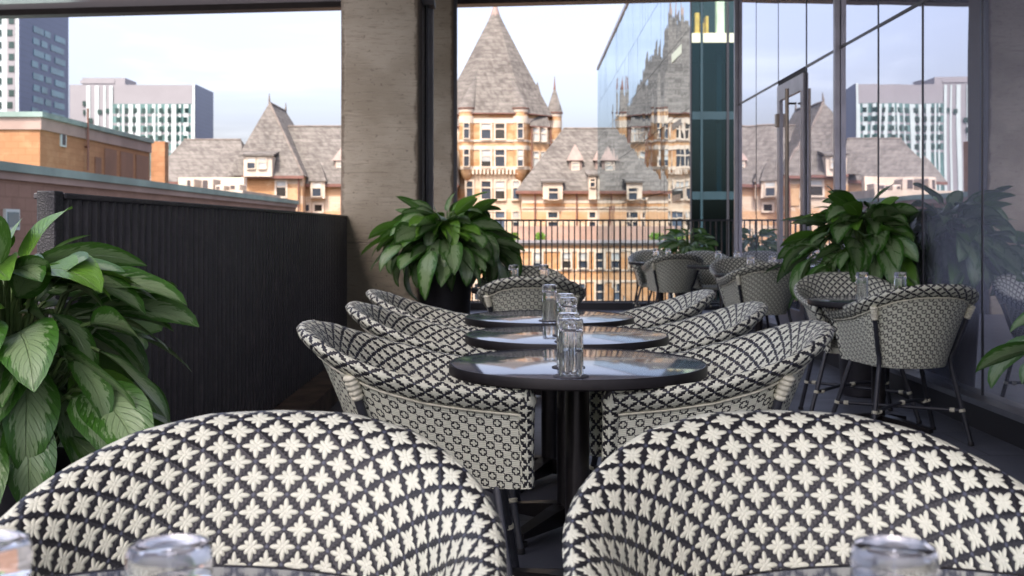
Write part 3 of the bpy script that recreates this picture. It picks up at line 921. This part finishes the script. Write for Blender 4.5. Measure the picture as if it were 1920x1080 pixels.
# ---- tower
TX = px(929,122); TY = 122.0
def tp2(dx, dy): return (TX+dx, TY+dy)
body = [tp2(-3.1,0),tp2(3.1,0),tp2(6.2,3.2),tp2(6.2,11),tp2(3.1,14),tp2(-3.1,14),tp2(-6.2,11),tp2(-6.2,3.2)]
zt = pz(212,TY); zc = pz(322,TY)
mb = MB(); mb.prism(body, zc, zt); mb.build('wall', M['brick_orange'], ch)
body2 = [(TX+(x-TX)*.965, TY+7+(y-TY-7)*.965) for x,y in body]
mb = MB(); mb.prism(body2, -24, zc-.002); mb.build('wall', M['stone_pale'], ch)
def grow(poly, k): return [(TX+(x-TX)*k, TY+7+(y-TY-7)*k) for x,y in poly]
mb = MB()
for y0, y1, k in ((221,231,1.012),(262,266,1.014),(273,281,1.012),(312,318,1.02)):
    mb = MB(); g = grow(body,k); mb.prism(g, pz(y1,TY), pz(y0,TY)); mb.build('stone_band', M['stone_white'], ch)
for k in range(-7,8):                     # little corbels below the gallery
    xx = TX+k*.42; mb = MB(); mb.box(xx-.11,xx+.11,TY-.28,TY+.3,pz(327,TY),pz(318.2,TY)); mb.build('corbel', M['stone_white'], ch)
eave = grow(body,1.05)
mb = MB(); mb.pyr([(x,y,zt) for x,y in eave], (TX-.1,TY+7,pz(13,TY+7)))
rf = mb.build('roof', M['roof'], ch)
mb = MB(); mb.prism(grow(body,1.055), zt-.12, zt-.002); mb.build('gutter', M['roof_edge'], rf)
mb = MB(); az = pz(13,TY+7)
mb.lathe([(.84,az-1.55),(.62,az-1.1),(.30,az-.1),(.16,az+.5),(.05,az+1.1)], 12, (TX-.1,TY+7)); mb.build('finial', M['dormer_copper'], rf, 40)
# corner turrets
def turret(cx, cy, r, ytop, ybot, yap, lean=(0,0), d=TY, spire=False):
    z1, z0 = pz(ytop,d), pz(ybot,d)
    mb = MB(); mb.lathe([(r*.15,z0-1.5),(r*.5,z0-1.05),(r*.62,z0-.9),(r*.85,z0-.4),(r,z0),(r,z1)], 20, (cx,cy)); tw = mb.build('turret', M['brick_orange'], ch, 40)
    for a, b in ((ytop,ytop+8),(ytop+16,ytop+29),(262,266),(273,281),(ybot-6,ybot)):
        mb = MB(); mb.lathe([(r+.04,pz(b,d)),(r+.05,pz(a,d))], 20, (cx,cy)); mb.build('stone_band', M['stone_white'], tw, 40)
    mb = MB(); n = 20; R0 = r*1.16
    base = [(cx+R0*math.cos(2*math.pi*k/n), cy+R0*math.sin(2*math.pi*k/n), z1) for k in range(n)]
    mb.pyr(base, (cx+lean[0], cy+lean[1], pz(yap,d))); mb.build('roof', M['roof'], tw, 40)
    mb = MB(); mb.lathe([(R0*1.01,z1-.14),(R0*1.03,z1-.002)], 20, (cx,cy)); mb.build('gutter', M['roof_edge'], tw, 40)
    if spire:
        az = pz(yap,d); mb = MB(); mb.lathe([(.16,az-.5),(.10,az),(.03,az+1.1)], 8, (cx+lean[0],cy+lean[1])); mb.build('finial', M['roof_edge'], tw, 40)
    return tw
xl, xr = px(875,TY), px(975.5,TY)
for cx, sg in ((xl,1),(xr,-1)):
    tw = turret(cx, TY+.35, .86, 202, 318, 128, (sg*1.2,2.2))
    for y0, y1 in ((232,260),(281,312)):
        win(tw, cx-.28, cx+.28, pz(y1,TY), pz(y0,TY), TY-.52, M['pane_dark'], fw=.10)
turret(px(1040,TY+4), TY+4.2, .82, 211, 292, 160, (0,0), TY+4, True)
turret(px(818,TY+4), TY+4.2, .82, 211, 292, 160, (0,0), TY+4, True)
# right bay between turret and pointed turret
for sg in (1,-1):
    q = [(TX+sg*4.0,TY+.55),(TX+sg*6.05,TY+1.7),(TX+sg*6.2,TY+6),(TX+sg*3.6,TY+6)]
    if sg < 0: q = q[::-1]
    zb = pz(237,TY+1)
    mb = MB(); mb.prism(q, pz(322,TY+1), zb); bay = mb.build('bay', M['stone_pale'], ch)
    cx = sum(p[0] for p in q)/4; cy = sum(p[1] for p in q)/4
    mb = MB(); g = [(cx+(x-cx)*1.12, cy+(y-cy)*1.12, zb) for x,y in q]
    mb.pyr(g, (cx-.1*sg, cy+2.2, pz(148,TY+4))); mb.build('roof', M['roof'], bay)
    mb = MB(); mb.prism([(cx+(x-cx)*1.13, cy+(y-cy)*1.13) for x,y in q], zb-.13, zb-.002); mb.build('gutter', M['roof_edge'], bay)
    for y0, y1 in ((241,265),(285,315)):
        for f in (.28,.70):
            ex = TX+sg*(4.0+2.05*f); ey = TY+.55+1.15*f-.05
            win(bay, ex-.30, ex+.30, pz(y1,TY+1), pz(y0,TY+1), ey-.06, M['pane_pale'] if rnd.random()<.4 else M['pane_dark'], fw=.09)
for y0, y1 in ((232,260),(281,312)):
    for a, b in ((903,920),(929,946)): wpx(ch, a, b, y0, y1, TY)
for y0, y1 in ((340,373),(397,432)):
    for a, b in ((875,886),(903,920),(929,946),(962,973)): wpx(ch, a, b, y0, y1, TY+.22)

# ---- wings
WY = 117.0
def wing_wall(x0, x1, ytop, d=WY, depth=14, mat='stone_pale', z0=-24):
    mb = MB(); mb.box(px(x0,d),px(x1,d),d,d+depth,z0,pz(ytop,d)); return mb.build('wall', M[mat], ch)
def hip(x0, x1, yeave, yridge, rx0, rx1, d=WY, depth=14, ov=.5):
    """hipped roof: eave line x0..x1 at depth d, ridge rx0..rx1 at mid depth"""
    z0 = pz(yeave,d); dm = d+depth*.5; zr = pz(yridge,dm)
    A = [(px(x0,d)-ov,d-ov,z0),(px(x1,d)+ov,d-ov,z0),(px(x1,d)+ov,d+depth+ov,z0),(px(x0,d)-ov,d+depth+ov,z0)]
    B = [(px(rx0,dm),dm,zr),(px(rx1,dm),dm,zr)]
    mb = MB(); mb.add(A+B, [(0,1,5,4),(1,2,5),(2,3,4,5),(3,0,4),(3,2,1,0)]); rf = mb.build('roof', M['roof'], ch)
    mb = MB(); mb.box(A[0][0]-.04,A[1][0]+.04,d-ov-.05,d-ov+.25,z0-.32,z0-.003); mb.build('gutter', M['roof_edge'], rf)
    mb = MB(); mb.tube([(B[0][0],dm,zr),(B[1][0],dm,zr)], .14, 6); mb.build('ridge_cap', M['ridge'], rf)
    return rf
wing_wall(978,1420,358, depth=14)
hip(976,1420,358,241,1056,1360)
wing_wall(556,848,345, depth=14)
hip(560,850,345,237,540,850)
wing_wall(300,452,341, depth=14)
hip(284,452,341,262,345,452)
# the block with the tall hipped roof
X0, X1 = px(452,115), px(567,115)
mb = MB(); mb.box(X0,X1,115,131,-24,pz(330,115)); mb.build('wall', M['stone_pale'], ch)
mb = MB(); mb.box(px(456,114.9),px(517,114.9),114.9,115.3,pz(372,115),pz(334,115)); mb.build('brick_panel', M['brick_orange'], ch)
mb = MB(); mb.box(px(537,114.9),px(562,114.9),114.9,115.3,pz(385,115),pz(345,115)); mb.build('brick_panel', M['brick_orange'], ch)
zr = pz(192,121); ze = pz(330,115); xr_ = px(505,121)
xa, xb = px(425,114.4), px(569,114.4)
mb = MB(); mb.add([(xa,114.4,ze),(xb,114.4,ze),(xb,131.6,ze),(xa,131.6,ze),(xr_,121,zr),(xr_,130,zr)], [(0,1,4),(1,2,5,4),(2,3,5),(3,0,4,5),(3,2,1,0)])
rf = mb.build('roof', M['roof'], ch)
mb = MB()
for yy in (121,130): mb.lathe([(.10,zr-.2),(.12,zr+.2),(.03,zr+1.0)], 8, (xr_,yy))
mb.tube([(xr_,121,zr),(xr_,130,zr)], .12, 6); mb.tube([(xb,114.4,ze),(xr_,121,zr)], .12, 6); mb.build('ridge_cap', M['ridge'], rf)
mb = MB(); mb.box(px(452,114.3),xb+.03,114.32,114.62,ze-.3,ze-.003); mb.build('gutter', M['roof_edge'], rf)
wpx(ch,519,536,340,368,115)
# dormers: stone face, cheeks and a small shed or pointed roof
def dormer(x0, x1, ytop, ybot, d, wins, pointed=None, depth=4.0, frame='stone_white', wy=None):
    mb = MB(); a, b = px(x0,d), px(x1,d); z0, z1 = pz(ybot,d), pz(ytop,d)
    mb.box(a,b,d,d+depth,z0,z1); dm = mb.build('dormer', M[frame], ch)
    mb = MB(); o = .22
    if pointed: mb.pyr([(a-o,d-o,z1+.002),(b+o,d-o,z1+.002),(b+o,d+1.6,z1+.002),(a-o,d+1.6,z1+.002)], ((a+b)/2,d+1.0,pz(pointed,d)))
    else: mb.add([(a-o,d-o,z1+.002),(b+o,d-o,z1+.002),(b+o,d+depth+1,z1+.9),(a-o,d+depth+1,z1+.9),(a-o,d-o,z1+.2),(b+o,d-o,z1+.2),(b+o,d+depth+1,z1+1.15),(a-o,d+depth+1,z1+1.15)],
        [(0,3,2,1),(4,5,6,7),(0,1,5,4),(1,2,6,5),(2,3,7,6),(3,0,4,7)])
    mb.build('roof', M['roof' if not pointed or x1-x0 > 25 else 'dormer_copper'], dm)
    for (p, q, y0, y1) in wins: win(dm, px(p,d), px(q,d), pz(y1,d), pz(y0,d), d, M['pane_pale'] if rnd.random()<.35 else M['pane_dark'], fw=.09, proud=.12)
    return dm
dormer(457,510,293,331,114.0,[(464,478,297,316),(485,499,297,316)])
dormer(582,609,340,372,116.3,[(586,602,343,368)], 300)
dormer(660,700,340,372,116.3,[(672,688,343,368)], 300)
dormer(627,647,301,316,118.6,[(632,642,303,313)], 276, 3, 'dormer_copper')
dormer(1018,1055,343,374,116.3,[(1029,1046,353,374)])
dormer(1104,1118,330,374,116.2,[(1107,1115,336,350)])
dormer(1152,1190,343,374,116.3,[(1162,1179,353,374)])
dormer(1067,1091,301,321,119.0,[(1073,1085,305,318)], 268, 3, 'dormer_copper')
dormer(1116,1140,301,321,119.0,[(1122,1134,305,318)], 268, 3, 'dormer_copper')
dormer(1220,1250,343,374,116.3,[(1227,1243,353,374)])
for a, b in ((1028,1045),(1105,1116),(1155,1172),(1222,1238)):
    wpx(ch,a,b,398,408,WY,transom=0); wpx(ch,a,b,416,437,WY,transom=0)
for y0, y1 in ((375,381),(388,391)):
    mb = MB(); mb.box(px(979,WY),px(1418,WY),WY-.10,WY+.1,pz(y1,WY),pz(y0,WY)); mb.build('stone_band', M['stone_white'], ch)
mb = MB(); mb.box(px(979,WY),px(1418,WY),WY-.06,WY+.1,pz(387.5,WY),pz(381.5,WY)); mb.build('brick_panel', M['brick_orange'], ch)
for x in (1003,1081,1124,1205): 
    mb = MB(); mb.tube([(px(x,WY),WY-.2,-6),(px(x,WY),WY-.2,pz(362,WY))], .09, 6); mb.build('drainpipe', M['roof_edge'], ch)
for x, y0, d in ((560,335,114.8),(640,350,116.8),(997,241,TY+.4),(1033,243,TY+1.5)):
    mb = MB(); mb.tube([(px(x,d),d-.1,-3),(px(x,d),d-.1,pz(y0,d))], .08, 6); mb.build('drainpipe', M['roof_edge'], ch)
wpx(ch,590,604,384,396,WY,transom=0); wpx(ch,570,580,384,396,WY,transom=0)

# ---- lower front block below the castle, with its terrace wall
FY = 107.0
an = thing('lower_building', 'peach coloured lower building with tall sash windows seen through the balustrade', 'building', (5,FY,-24))
ztop = pz(450,FY)
mb = MB(); mb.box(px(640,FY),px(1330,FY),FY,WY-.6,-24,ztop-.3); mb.build('wall', M['peach'], an)
mb = MB(); mb.box(px(638,FY),px(1332,FY),FY-.4,FY+.3,ztop-.298,ztop); mb.build('ledge', M['grey_panel'], an)
for y0, y1 in ((455,460),(466,472),(505,508),(525,529)):
    mb = MB(); mb.box(px(640,FY),px(1330,FY),FY-.08,FY+.1,pz(y1,FY),pz(y0,FY)); mb.build('stone_band', M['stone_white'], an)
k = 0
for a in (700,740,790,840,890,937,1000,1054,1085,1117,1145,1198,1230,1262,1295):
    wpx(an,a,a+16,474,502,FY,transom=.5,fw=.16); k += 1
for a in (700,740,790,840,890,937,985,1085,1117,1132,1150,1198,1230,1262):
    wpx(an,a,a+11,532,562,FY,transom=.5,fw=.14)
mb = MB(); mb.box(px(960,112),px(1330,112),112,112.3,ztop-.2,pz(424,112)); tag(mb.build('terrace_wall', M['bandm']), 'low brown grey terrace wall on top of the peach building', 'wall')
def shrub(x, y, z, s, label, seed):
    r = random.Random(seed); mb = MB()
    for k in range(140):
        a = r.uniform(0,6.28); q = s*math.sqrt(r.random()); h = r.random()*s*1.3
        c = Vector((x+q*math.cos(a)*(1-.4*h/s), y+q*math.sin(a)*.6, z+h)); d = Vector((r.uniform(-1,1),r.uniform(-1,1),r.uniform(-.2,1))).normalized()*.22; e = d.cross(Vector((r.uniform(-1,1),1,r.uniform(-1,1)))).normalized()*.09
        mb.add([c-d,c-e,c+d,c+e],[(0,1,2,3)],[[(0,0),(1,.5),(0,1),(-1,.5)]],tone=.9)
    tag(mb.build('shrub', M['leaf']), label, 'shrub', 'shrubs on the ledge of the peach building')
for x, lb in ((964,'small bright shrub on the ledge beside the leafy plant'),(1013,'small bright shrub on the ledge below the castle dormer'),(1236,'small bright shrub on the ledge mirrored beside the teal building')):
    shrub(px(x,109.5),109.5,ztop-.3,.75,lb,x)

# ---- brown building with the copper coping, just beyond the parapet
bx = -10.0; by0, by1 = 16.0, -bx*FPX/395
zt = HC + bx*-.1315
bb = thing('brown_building', 'long low brown brick building with green copper coping behind the black parapet', 'building', (bx-6,34,-24))
mb = MB(); mb.box(bx-12,bx,by0,by1,-24,zt-.34); mb.build('wall', M['brick_brown'], bb)
mb = MB(); mb.box(bx-12,bx+.06,by0-.06,by1+.06,zt-.338,zt-.18); mb.build('band', M['bandm'], bb)
mb = MB(); mb.box(bx-12,bx+.13,by0-.13,by1+.13,zt-.178,zt); mb.build('coping', M['copper'], bb)
for Y in (21.6,):
    mb = MB(); z1 = HC+.62*-.0+.35; mb.box(bx-.02,bx+.06,Y,Y+.62,zt-1.35,zt-.93); w = mb.build('window', M['white_panel'], bb)
    mb = MB(); mb.box(bx+.0,bx+.075,Y+.06,Y+.56,zt-1.29,zt-.99); mb.build('pane', M['pane_teal'], w)

# ---- orange brick block with copper roof edge
ox = -20.0; oy0 = -ox*FPX/875; oy1 = -ox*FPX/669
zt = HC + 218*oy0/FPX
ob = thing('orange_brick_building', 'orange brick building with pale roof band, wall vent and downpipe', 'building', (ox-8,54,-24))
mb = MB(); mb.box(ox-25,ox,oy0,oy1,-24,zt-.75); mb.build('wall', M['brick_red'], ob)
mb = MB(); mb.box(ox-25,ox+.08,oy0-.08,oy1+.08,zt-.748,zt-.22); mb.build('band', M['bandm'], ob)
mb = MB(); mb.box(ox-25,ox+.18,oy0-.18,oy1+.18,zt-.218,zt); mb.build('coping', M['copper'], ob)
def side(X, xw): return -xw*0 + ox*-1*FPX/(VX-X)      # depth on the side wall at photo column X
d = side(117,ox); e = side(122,ox); d0 = side(112,ox)
mb = MB(); mb.box(ox-.02,ox+.07,d0,e,pz(275,d),pz(253,d)); v_ = mb.build('vent', M['white_panel'], ob)
for k in range(5): zz = pz(272-k*4,d); mb = MB(); mb.box(ox,ox+.085,d0+.12,e-.12,zz,zz+.09); mb.build('louvre', M['ac_grille'], v_)
d = side(157,ox); mb = MB(); mb.tube([(ox+.2,d,pz(320,d)),(ox+.2,d,pz(203,d))], .055, 8); mb.tube([(ox,d+.2,pz(275,d)),(ox+.25,d,pz(275,d))],.06,6); mb.build('downpipe', M['roof_edge'], ob, 40)
for a, b in ((195,217),(225,248),(254,277)):
    d0, d1 = side(a,ox), side(b,ox); mb = MB(); mb.box(ox-.02,ox+.05,d0,d1,-6,zt-1.0); mb.build('wall_panel', M['panel_brown'], ob)
d0, d1 = side(177,ox), side(188,ox); mb = MB(); mb.box(ox-.02,ox+.06,d0,d1,pz(326,d0),pz(294,d0)); mb.build('grille', M['panel_brown'], ob)
mb = MB(); mb.box(px(283,64),px(309,64),64,64.7,-24,pz(265,64)); nb = mb.build('wall', M['brick_red'], None)
nb.name = 'brick_chimney_block'; tag(nb, 'narrow orange brick block just right of the brick building', 'building')

# ---- flat roof with air handling units, between brown building and castle
fr = thing('flat_roof_annex', 'flat roofed annex with pale parapet between brown building and castle', 'building', (px(390,72),76,-24))
mb = MB(); mb.box(px(318,72),px(455,72),72,84,-24,pz(357,72)); mb.build('wall', M['stone_white'], fr)
mb = MB(); mb.box(px(338,84),px(460,84),83.5,84.5,pz(357,72)+.002,pz(333,84)); mb.build('parapet', M['stone_white'], fr)
for (a, b, y0, y1, lb) in ((349,364,335,351,'small beige air handler, leftmost on the flat roof'),(378,400,335,352,'beige air handler in the middle of the flat roof'),(403,420,347,357,'low beige air handler right of the middle on the flat roof'),(430,450,345,358,'beige air handler at the right end of the flat roof')):
    z0 = pz(357,72)+.002; c = thing('air_handler', lb, 'air conditioner', (px((a+b)/2,76),76,z0), 0, 'air handlers on the flat roof')
    mb = MB(); mb.bbox(px(a,75),px(b,75),75,77,z0,pz(y0,75),.05); mb.build('casing', M['ac'], c)
    mb = MB(); mb.box(px(a+2,74.96),px((a+b)/2,74.96),74.96,75.1,z0+.2,pz(y0+3,75)); mb.build('grille', M['ac_grille'], c)

# ---- hospital slab with white fins
HY = 450.0
hp = thing('hospital_block', 'wide grey topped office block with white vertical stripes and green windows', 'building', (px(250,HY),HY+13,-24))
hx0, hx1 = px(131,HY), px(366,HY)
mb = MB(); mb.box(hx0,hx1,HY,477,-24,pz(159,HY)); mb.build('wall', M['grey_panel'], hp)
mb = MB(); mb.box(hx1+.002,hx1+.25,HY,477,-24,pz(158,HY)); mb.build('side_cladding', M['blue_panel'], hp)
mb = MB(); mb.box(hx0-.25,hx0-.002,HY,477,-24,pz(160,HY)); mb.build('side_cladding', M['blue_panel'], hp)
mb = MB(); mb.box(px(147,HY),px(228,HY),HY+4,HY+18,pz(159,HY)+.002,pz(146,HY+4)); mb.build('plant_room', M['grey_panel'], hp)
mb = MB(); mb.box(px(150,HY+3.8),px(215,HY+3.8),HY+3.7,HY+4.2,pz(156,HY+3),pz(150,HY+3)); mb.build('plant_room_panel', M['grey_panel'], hp)
rh = random.Random(5)
mb = MB(); mb.box(hx0+.1,hx1-1.0,HY-.25,HY+.1,-24,pz(195,HY)); mb.build('facade_panel', M['pane_green'], hp)
mb = MB(); mb.box(hx0+.1,px(163,HY),HY-.30,HY-.26,-24,pz(163,HY)); mb.build('facade_panel', M['grey_panel'], hp)
mb = MB(); mb.box(px(163,HY),px(211,HY),HY-.28,HY-.255,-24,pz(161,HY)); mb.build('facade_panel', M['grey_panel'], hp)
# white fins, two storeys high, staggered
x = 163.0
while x < 361:
    w = rh.choice((4,6,7,9)); top = 161 if x < 211 else 196
    mb = MB(); mb.box(px(x,HY),px(min(362,x+w),HY),HY-.6,HY-.31,-24,pz(top,HY)); mb.build('fin', M['white_panel'], hp)
    x += w + rh.choice((5,7,9))
mb = MB(); mb.box(px(362,HY),hx1,HY-.6,HY-.31,-24,pz(158,HY)); mb.build('fin', M['white_panel'], hp)
for r_ in range(5):
    y0 = 203+17.2*r_
    for c in range(9):
        if rh.random() < .1: continue
        xx = 219+16*c+rh.choice((-2,0,0,2)); mb = MB(); mb.box(px(xx,HY),px(xx+7,HY),HY-.75,HY-.61,pz(y0+9,HY),pz(y0,HY)); mb.build('window', M['pane_black'], hp)
    mb = MB(); mb.box(px(212,HY),px(361,HY),HY-.3,HY-.26,pz(y0+15,HY),pz(y0+10.5,HY)); mb.build('spandrel', M['grey_panel'], hp)
for (a, b, y0, y1) in ((156,162,190,199),(157,161,206,216),(168,175,222,231),(184,192,206,214),(200,206,204,212),(168,172,240,250)):
    mb = MB(); mb.box(px(a,HY),px(b,HY),HY-.75,HY-.62,pz(y1,HY),pz(y0,HY)); mb.build('window', M['pane_black'], hp)

# ---- tall tower with blue side
ty0 = 300.0; txc = px(35,ty0); ty1 = -txc*FPX/(VX-127)
tw = thing('office_tower', 'tall tower with white front and dark blue side dotted with teal windows', 'building', (txc-12,ty0+16,-24))
mb = MB(); mb.box(txc-40,txc,ty0,ty1,-24,95); mb.build('wall', M['white_panel'], tw)
mb = MB(); mb.box(txc+.002,txc+.25,ty0+.02,ty1,-24,95); mb.build('side_cladding', M['blue_panel'], tw)
mb = MB(); mb.box(px(13,ty0),px(29,ty0),ty0-.12,ty0+.1,-24,95); mb.build('window_strip', M['grey_panel'], tw)
for r_ in range(9):
    y0 = 33+22.6*r_
    a = 17+rh.choice((-3,0,0)); mb = MB(); mb.box(px(a,ty0),px(a+10,ty0),ty0-.25,ty0-.13,pz(y0+12,ty0),pz(y0,ty0)); mb.build('window', M['pane_black'], tw)
    mb = MB(); mb.box(px(-9,ty0),px(3,ty0),ty0-.25,ty0-.13,pz(y0+12,ty0),pz(y0,ty0)); mb.build('window', M['pane_black'], tw)
    zc_ = pz(y0+10,ty0)
    for f, w in ((.26,.20),(.50,.12),(.68,.22)) if r_ % 2 == 0 else ((.24,.12),(.42,.12),(.62,.28)):
        ya = ty0+(ty1-ty0)*(f+rh.uniform(-.02,.02)); yb = ya+(ty1-ty0)*w
        mb = MB(); mb.box(txc+.26,txc+.40,ya,yb,zc_-.9,zc_+.9); mb.build('window', M['pane_teal'], tw)

# ---- teal glass office with mirrored long side
fx0, fy0, fs, fy1 = 8.12, 48.0, .01716, 110.0
def fxx(y): return fx0+fs*(y-fy0)
FT = 17.4
te = thing('teal_glass_building', 'teal glass office building whose long side mirrors the castle', 'building', (14,70,-24))
rf_ = random.Random(9)
mb = MB(); ncol = 41
for i in range(ncol):
    a = fy0+.05+(fy1-fy0-.05)*i/ncol; b = fy0+.05+(fy1-fy0-.05)*(i+1)/ncol
    for z0, z1 in ((-24,-14),(-14,-7.2),(-7.2,-3.9),(-3.9,-.5),(-.5,3.0),(3.0,6.5),(6.5,10.0),(10.0,13.5),(13.5,FT)):
        t1 = rf_.gauss(0,1)*.0022; t2 = rf_.gauss(0,1)*.0028
        mb.add([(fxx(a)-t1,a+.015,z0+.015),(fxx(b)+t1,b-.015,z0+.015),(fxx(b)+t1+t2,b-.015,z1-.015),(fxx(a)-t1+t2,a+.015,z1-.015)], [(3,2,1,0)])
mb.build('curtain_wall', M['mirror_far'], te)
mb = MB(); mb.prism([(fxx(fy0)+.15,fy0+.05),(20,fy0+.05),(20,fy1-.2),(fxx(fy1)+.15,fy1-.2)], -24, -13.9); 
mb.build('base', M['interior'], te)
mb = MB(); mb.prism([(fxx(fy0+6)+.15,fy0+6),(20,fy0+6),(20,fy1-.2),(fxx(fy1)+.15,fy1-.2)], -13.9, FT-.3); mb.build('core', M['interior'], te)
mb = MB(); mb.prism([(fxx(fy0)-.1,fy0-.1),(20,fy0-.1),(20,fy1),(fxx(fy1)-.1,fy1)], FT-.29, FT); mb.build('roof', M['alu'], te)
# floor slabs behind the end glazing
zs = [pz(80,fy0),pz(222,fy0),pz(372,fy0),pz(522,fy0)]
for k, z in enumerate(zs):
    hgt = .42 if k == 0 else .30
    mb = MB(); mb.box(fxx(fy0)+.05,20,fy0+(.06 if k else -.04),fy0+5.9,z,z+hgt); mb.build('floor_slab', M['slab'] if k == 0 else M['slab_teal'], te)
    if k: mb = MB(); mb.box(fxx(fy0)+.06,20,fy0-.03,fy0-.003,z-.05,z+hgt+.35 if False else z+hgt); mb.build('spandrel', M['slab_teal'], te)
edges = [fxx(fy0)+.03, px(1315,fy0), px(1364,fy0), px(1415,fy0), px(1465,fy0), 20]
zl = [-13.9]+zs[::-1]+[FT-.3]
for i in range(len(edges)-1):
    for j in range(len(zl)-1):
        mb = MB(); mb.box(edges[i]+.02,edges[i+1]-.02,fy0,fy0+.03,zl[j]+(.02 if j < 4 else .46),zl[j+1]-.02); mb.build('pane', M['teal_glass'] if j < 4 else M['clear_far'], te)
for i in range(1,len(edges)-1):
    mb = MB(); mb.box(edges[i]-.05,edges[i]+.05,fy0-.10,fy0+.04,-13.9,FT-.3); mb.build('mullion', M['dark_alu'] if i != 1 else M['slab_teal'], te)
mb = MB(); mb.box(fxx(fy0)-.03,fxx(fy0)+.025,fy0-.05,fy0+.045,-24,FT-.3); mb.build('corner_post', M['dark_alu'], te)
mb = MB(); mb.box(px(1343,fy0+2.5),px(1352,fy0+2.5),fy0+2.4,fy0+2.7,zs[2]+.31,zs[0]-.01); mb.build('interior_column', M['pane_teal'], te)
zb = zs[0]+.425
for (a, b, h, mt, nm, lb) in ((1302,1311,1.0,'box_orange','carton','tall orange carton inside the top floor of the teal building'),(1313,1321,.55,'box_orange','carton','low yellow carton inside the top floor of the teal building'),(1322,1328,.85,'box_orange','carton','yellow carton beside the cream boards in the teal building'),(1343,1358,1.9,'box_cream','board_stack','cream boards leaning inside the top floor of the teal building')):
    mb = MB(); mb.bbox(px(a,fy0+.6),px(b,fy0+.6),fy0+.5,fy0+.9,zb,zb+h,.02); mb.box(px(a,fy0+.6)+.02,px(b,fy0+.6)-.02,fy0+.49,fy0+.4999,zb+h*.6,zb+h*.66)
    tag(mb.build(nm, M[mt]), lb, nm.split('_')[0], 'cartons and boards in the teal building')

# ================================================================== LIGHT, SKY, CAMERA
EL, AZ = 57.0, 24.0
ld = bpy.data.lights.new('sun', 'SUN'); ld.energy = 2.05; ld.angle = R(.53); ld.color = (1,.92,.80)
lo = bpy.data.objects.new('sun', ld); COL.objects.link(lo)
to_sun = Vector((-math.sin(R(AZ))*math.cos(R(EL)), -math.cos(R(AZ))*math.cos(R(EL)), math.sin(R(EL))))
lo.rotation_euler = to_sun.to_track_quat('Z','Y').to_euler(); lo.location = (-30,-60,60)
w = bpy.data.worlds.new('World'); S.world = w; w.use_nodes = True
nt = w.node_tree; sk = nt.nodes.new('ShaderNodeTexSky'); sk.sky_type = 'NISHITA'; sk.sun_disc = False
sk.sun_elevation = R(EL); sk.sun_rotation = R(180+AZ); sk.air_density = 1.0; sk.dust_density = 5.5; sk.ozone_density = 1.5
bg = nt.nodes['Background']; bg.inputs['Strength'].default_value = .15
hs = nt.nodes.new('ShaderNodeHueSaturation'); hs.inputs['Saturation'].default_value = .70
nt.links.new(sk.outputs[0], hs.inputs['Color']); E.nt = nt; mt_ = nt.nodes.new('ShaderNodeMix'); mt_.data_type = 'RGBA'; mt_.blend_type = 'MULTIPLY'; mt_.inputs[0].default_value = 1
mt_.inputs[7].default_value = (1.03,.975,1.05,1); nt.links.new(hs.outputs[0], mt_.inputs[6]); cl_ = step(noise(coord('Generated'), 2.2, 5, .6, (1,1,5), .5), .50, .74)
nt.links.new(mixc(cl_*.13, mt_.outputs[2], (7.2,7.4,7.8)), bg.inputs['Color'])

cd = bpy.data.cameras.new('camera'); co = bpy.data.objects.new('camera', cd); COL.objects.link(co)
co.location = (0,0,HC); co.rotation_euler = (R(90),0,0)
cd.sensor_width = 36; cd.lens = FPX/1920*36
cd.shift_x = (960-VX)/1920; cd.shift_y = -(540-VY)/1920
cd.clip_end = 3000; cd.clip_start = .05
cd.dof.use_dof = True; cd.dof.focus_distance = 2.7; cd.dof.aperture_fstop = 8
S.camera = co
S.view_settings.view_transform = 'Standard'; S.view_settings.look = 'None'
S.view_settings.exposure = 1.5; S.view_settings.gamma = 1
S.render.engine = 'CYCLES'
S.cycles.use_denoising = True
try: S.cycles.denoiser = 'OPENIMAGEDENOISE'
except Exception: pass
S.cycles.max_bounces = 10; S.cycles.transmission_bounces = 10; S.cycles.glossy_bounces = 5; S.cycles.diffuse_bounces = 4
S.cycles.caustics_refractive = False; S.cycles.caustics_reflective = False
S.cycles.sample_clamp_indirect = 6
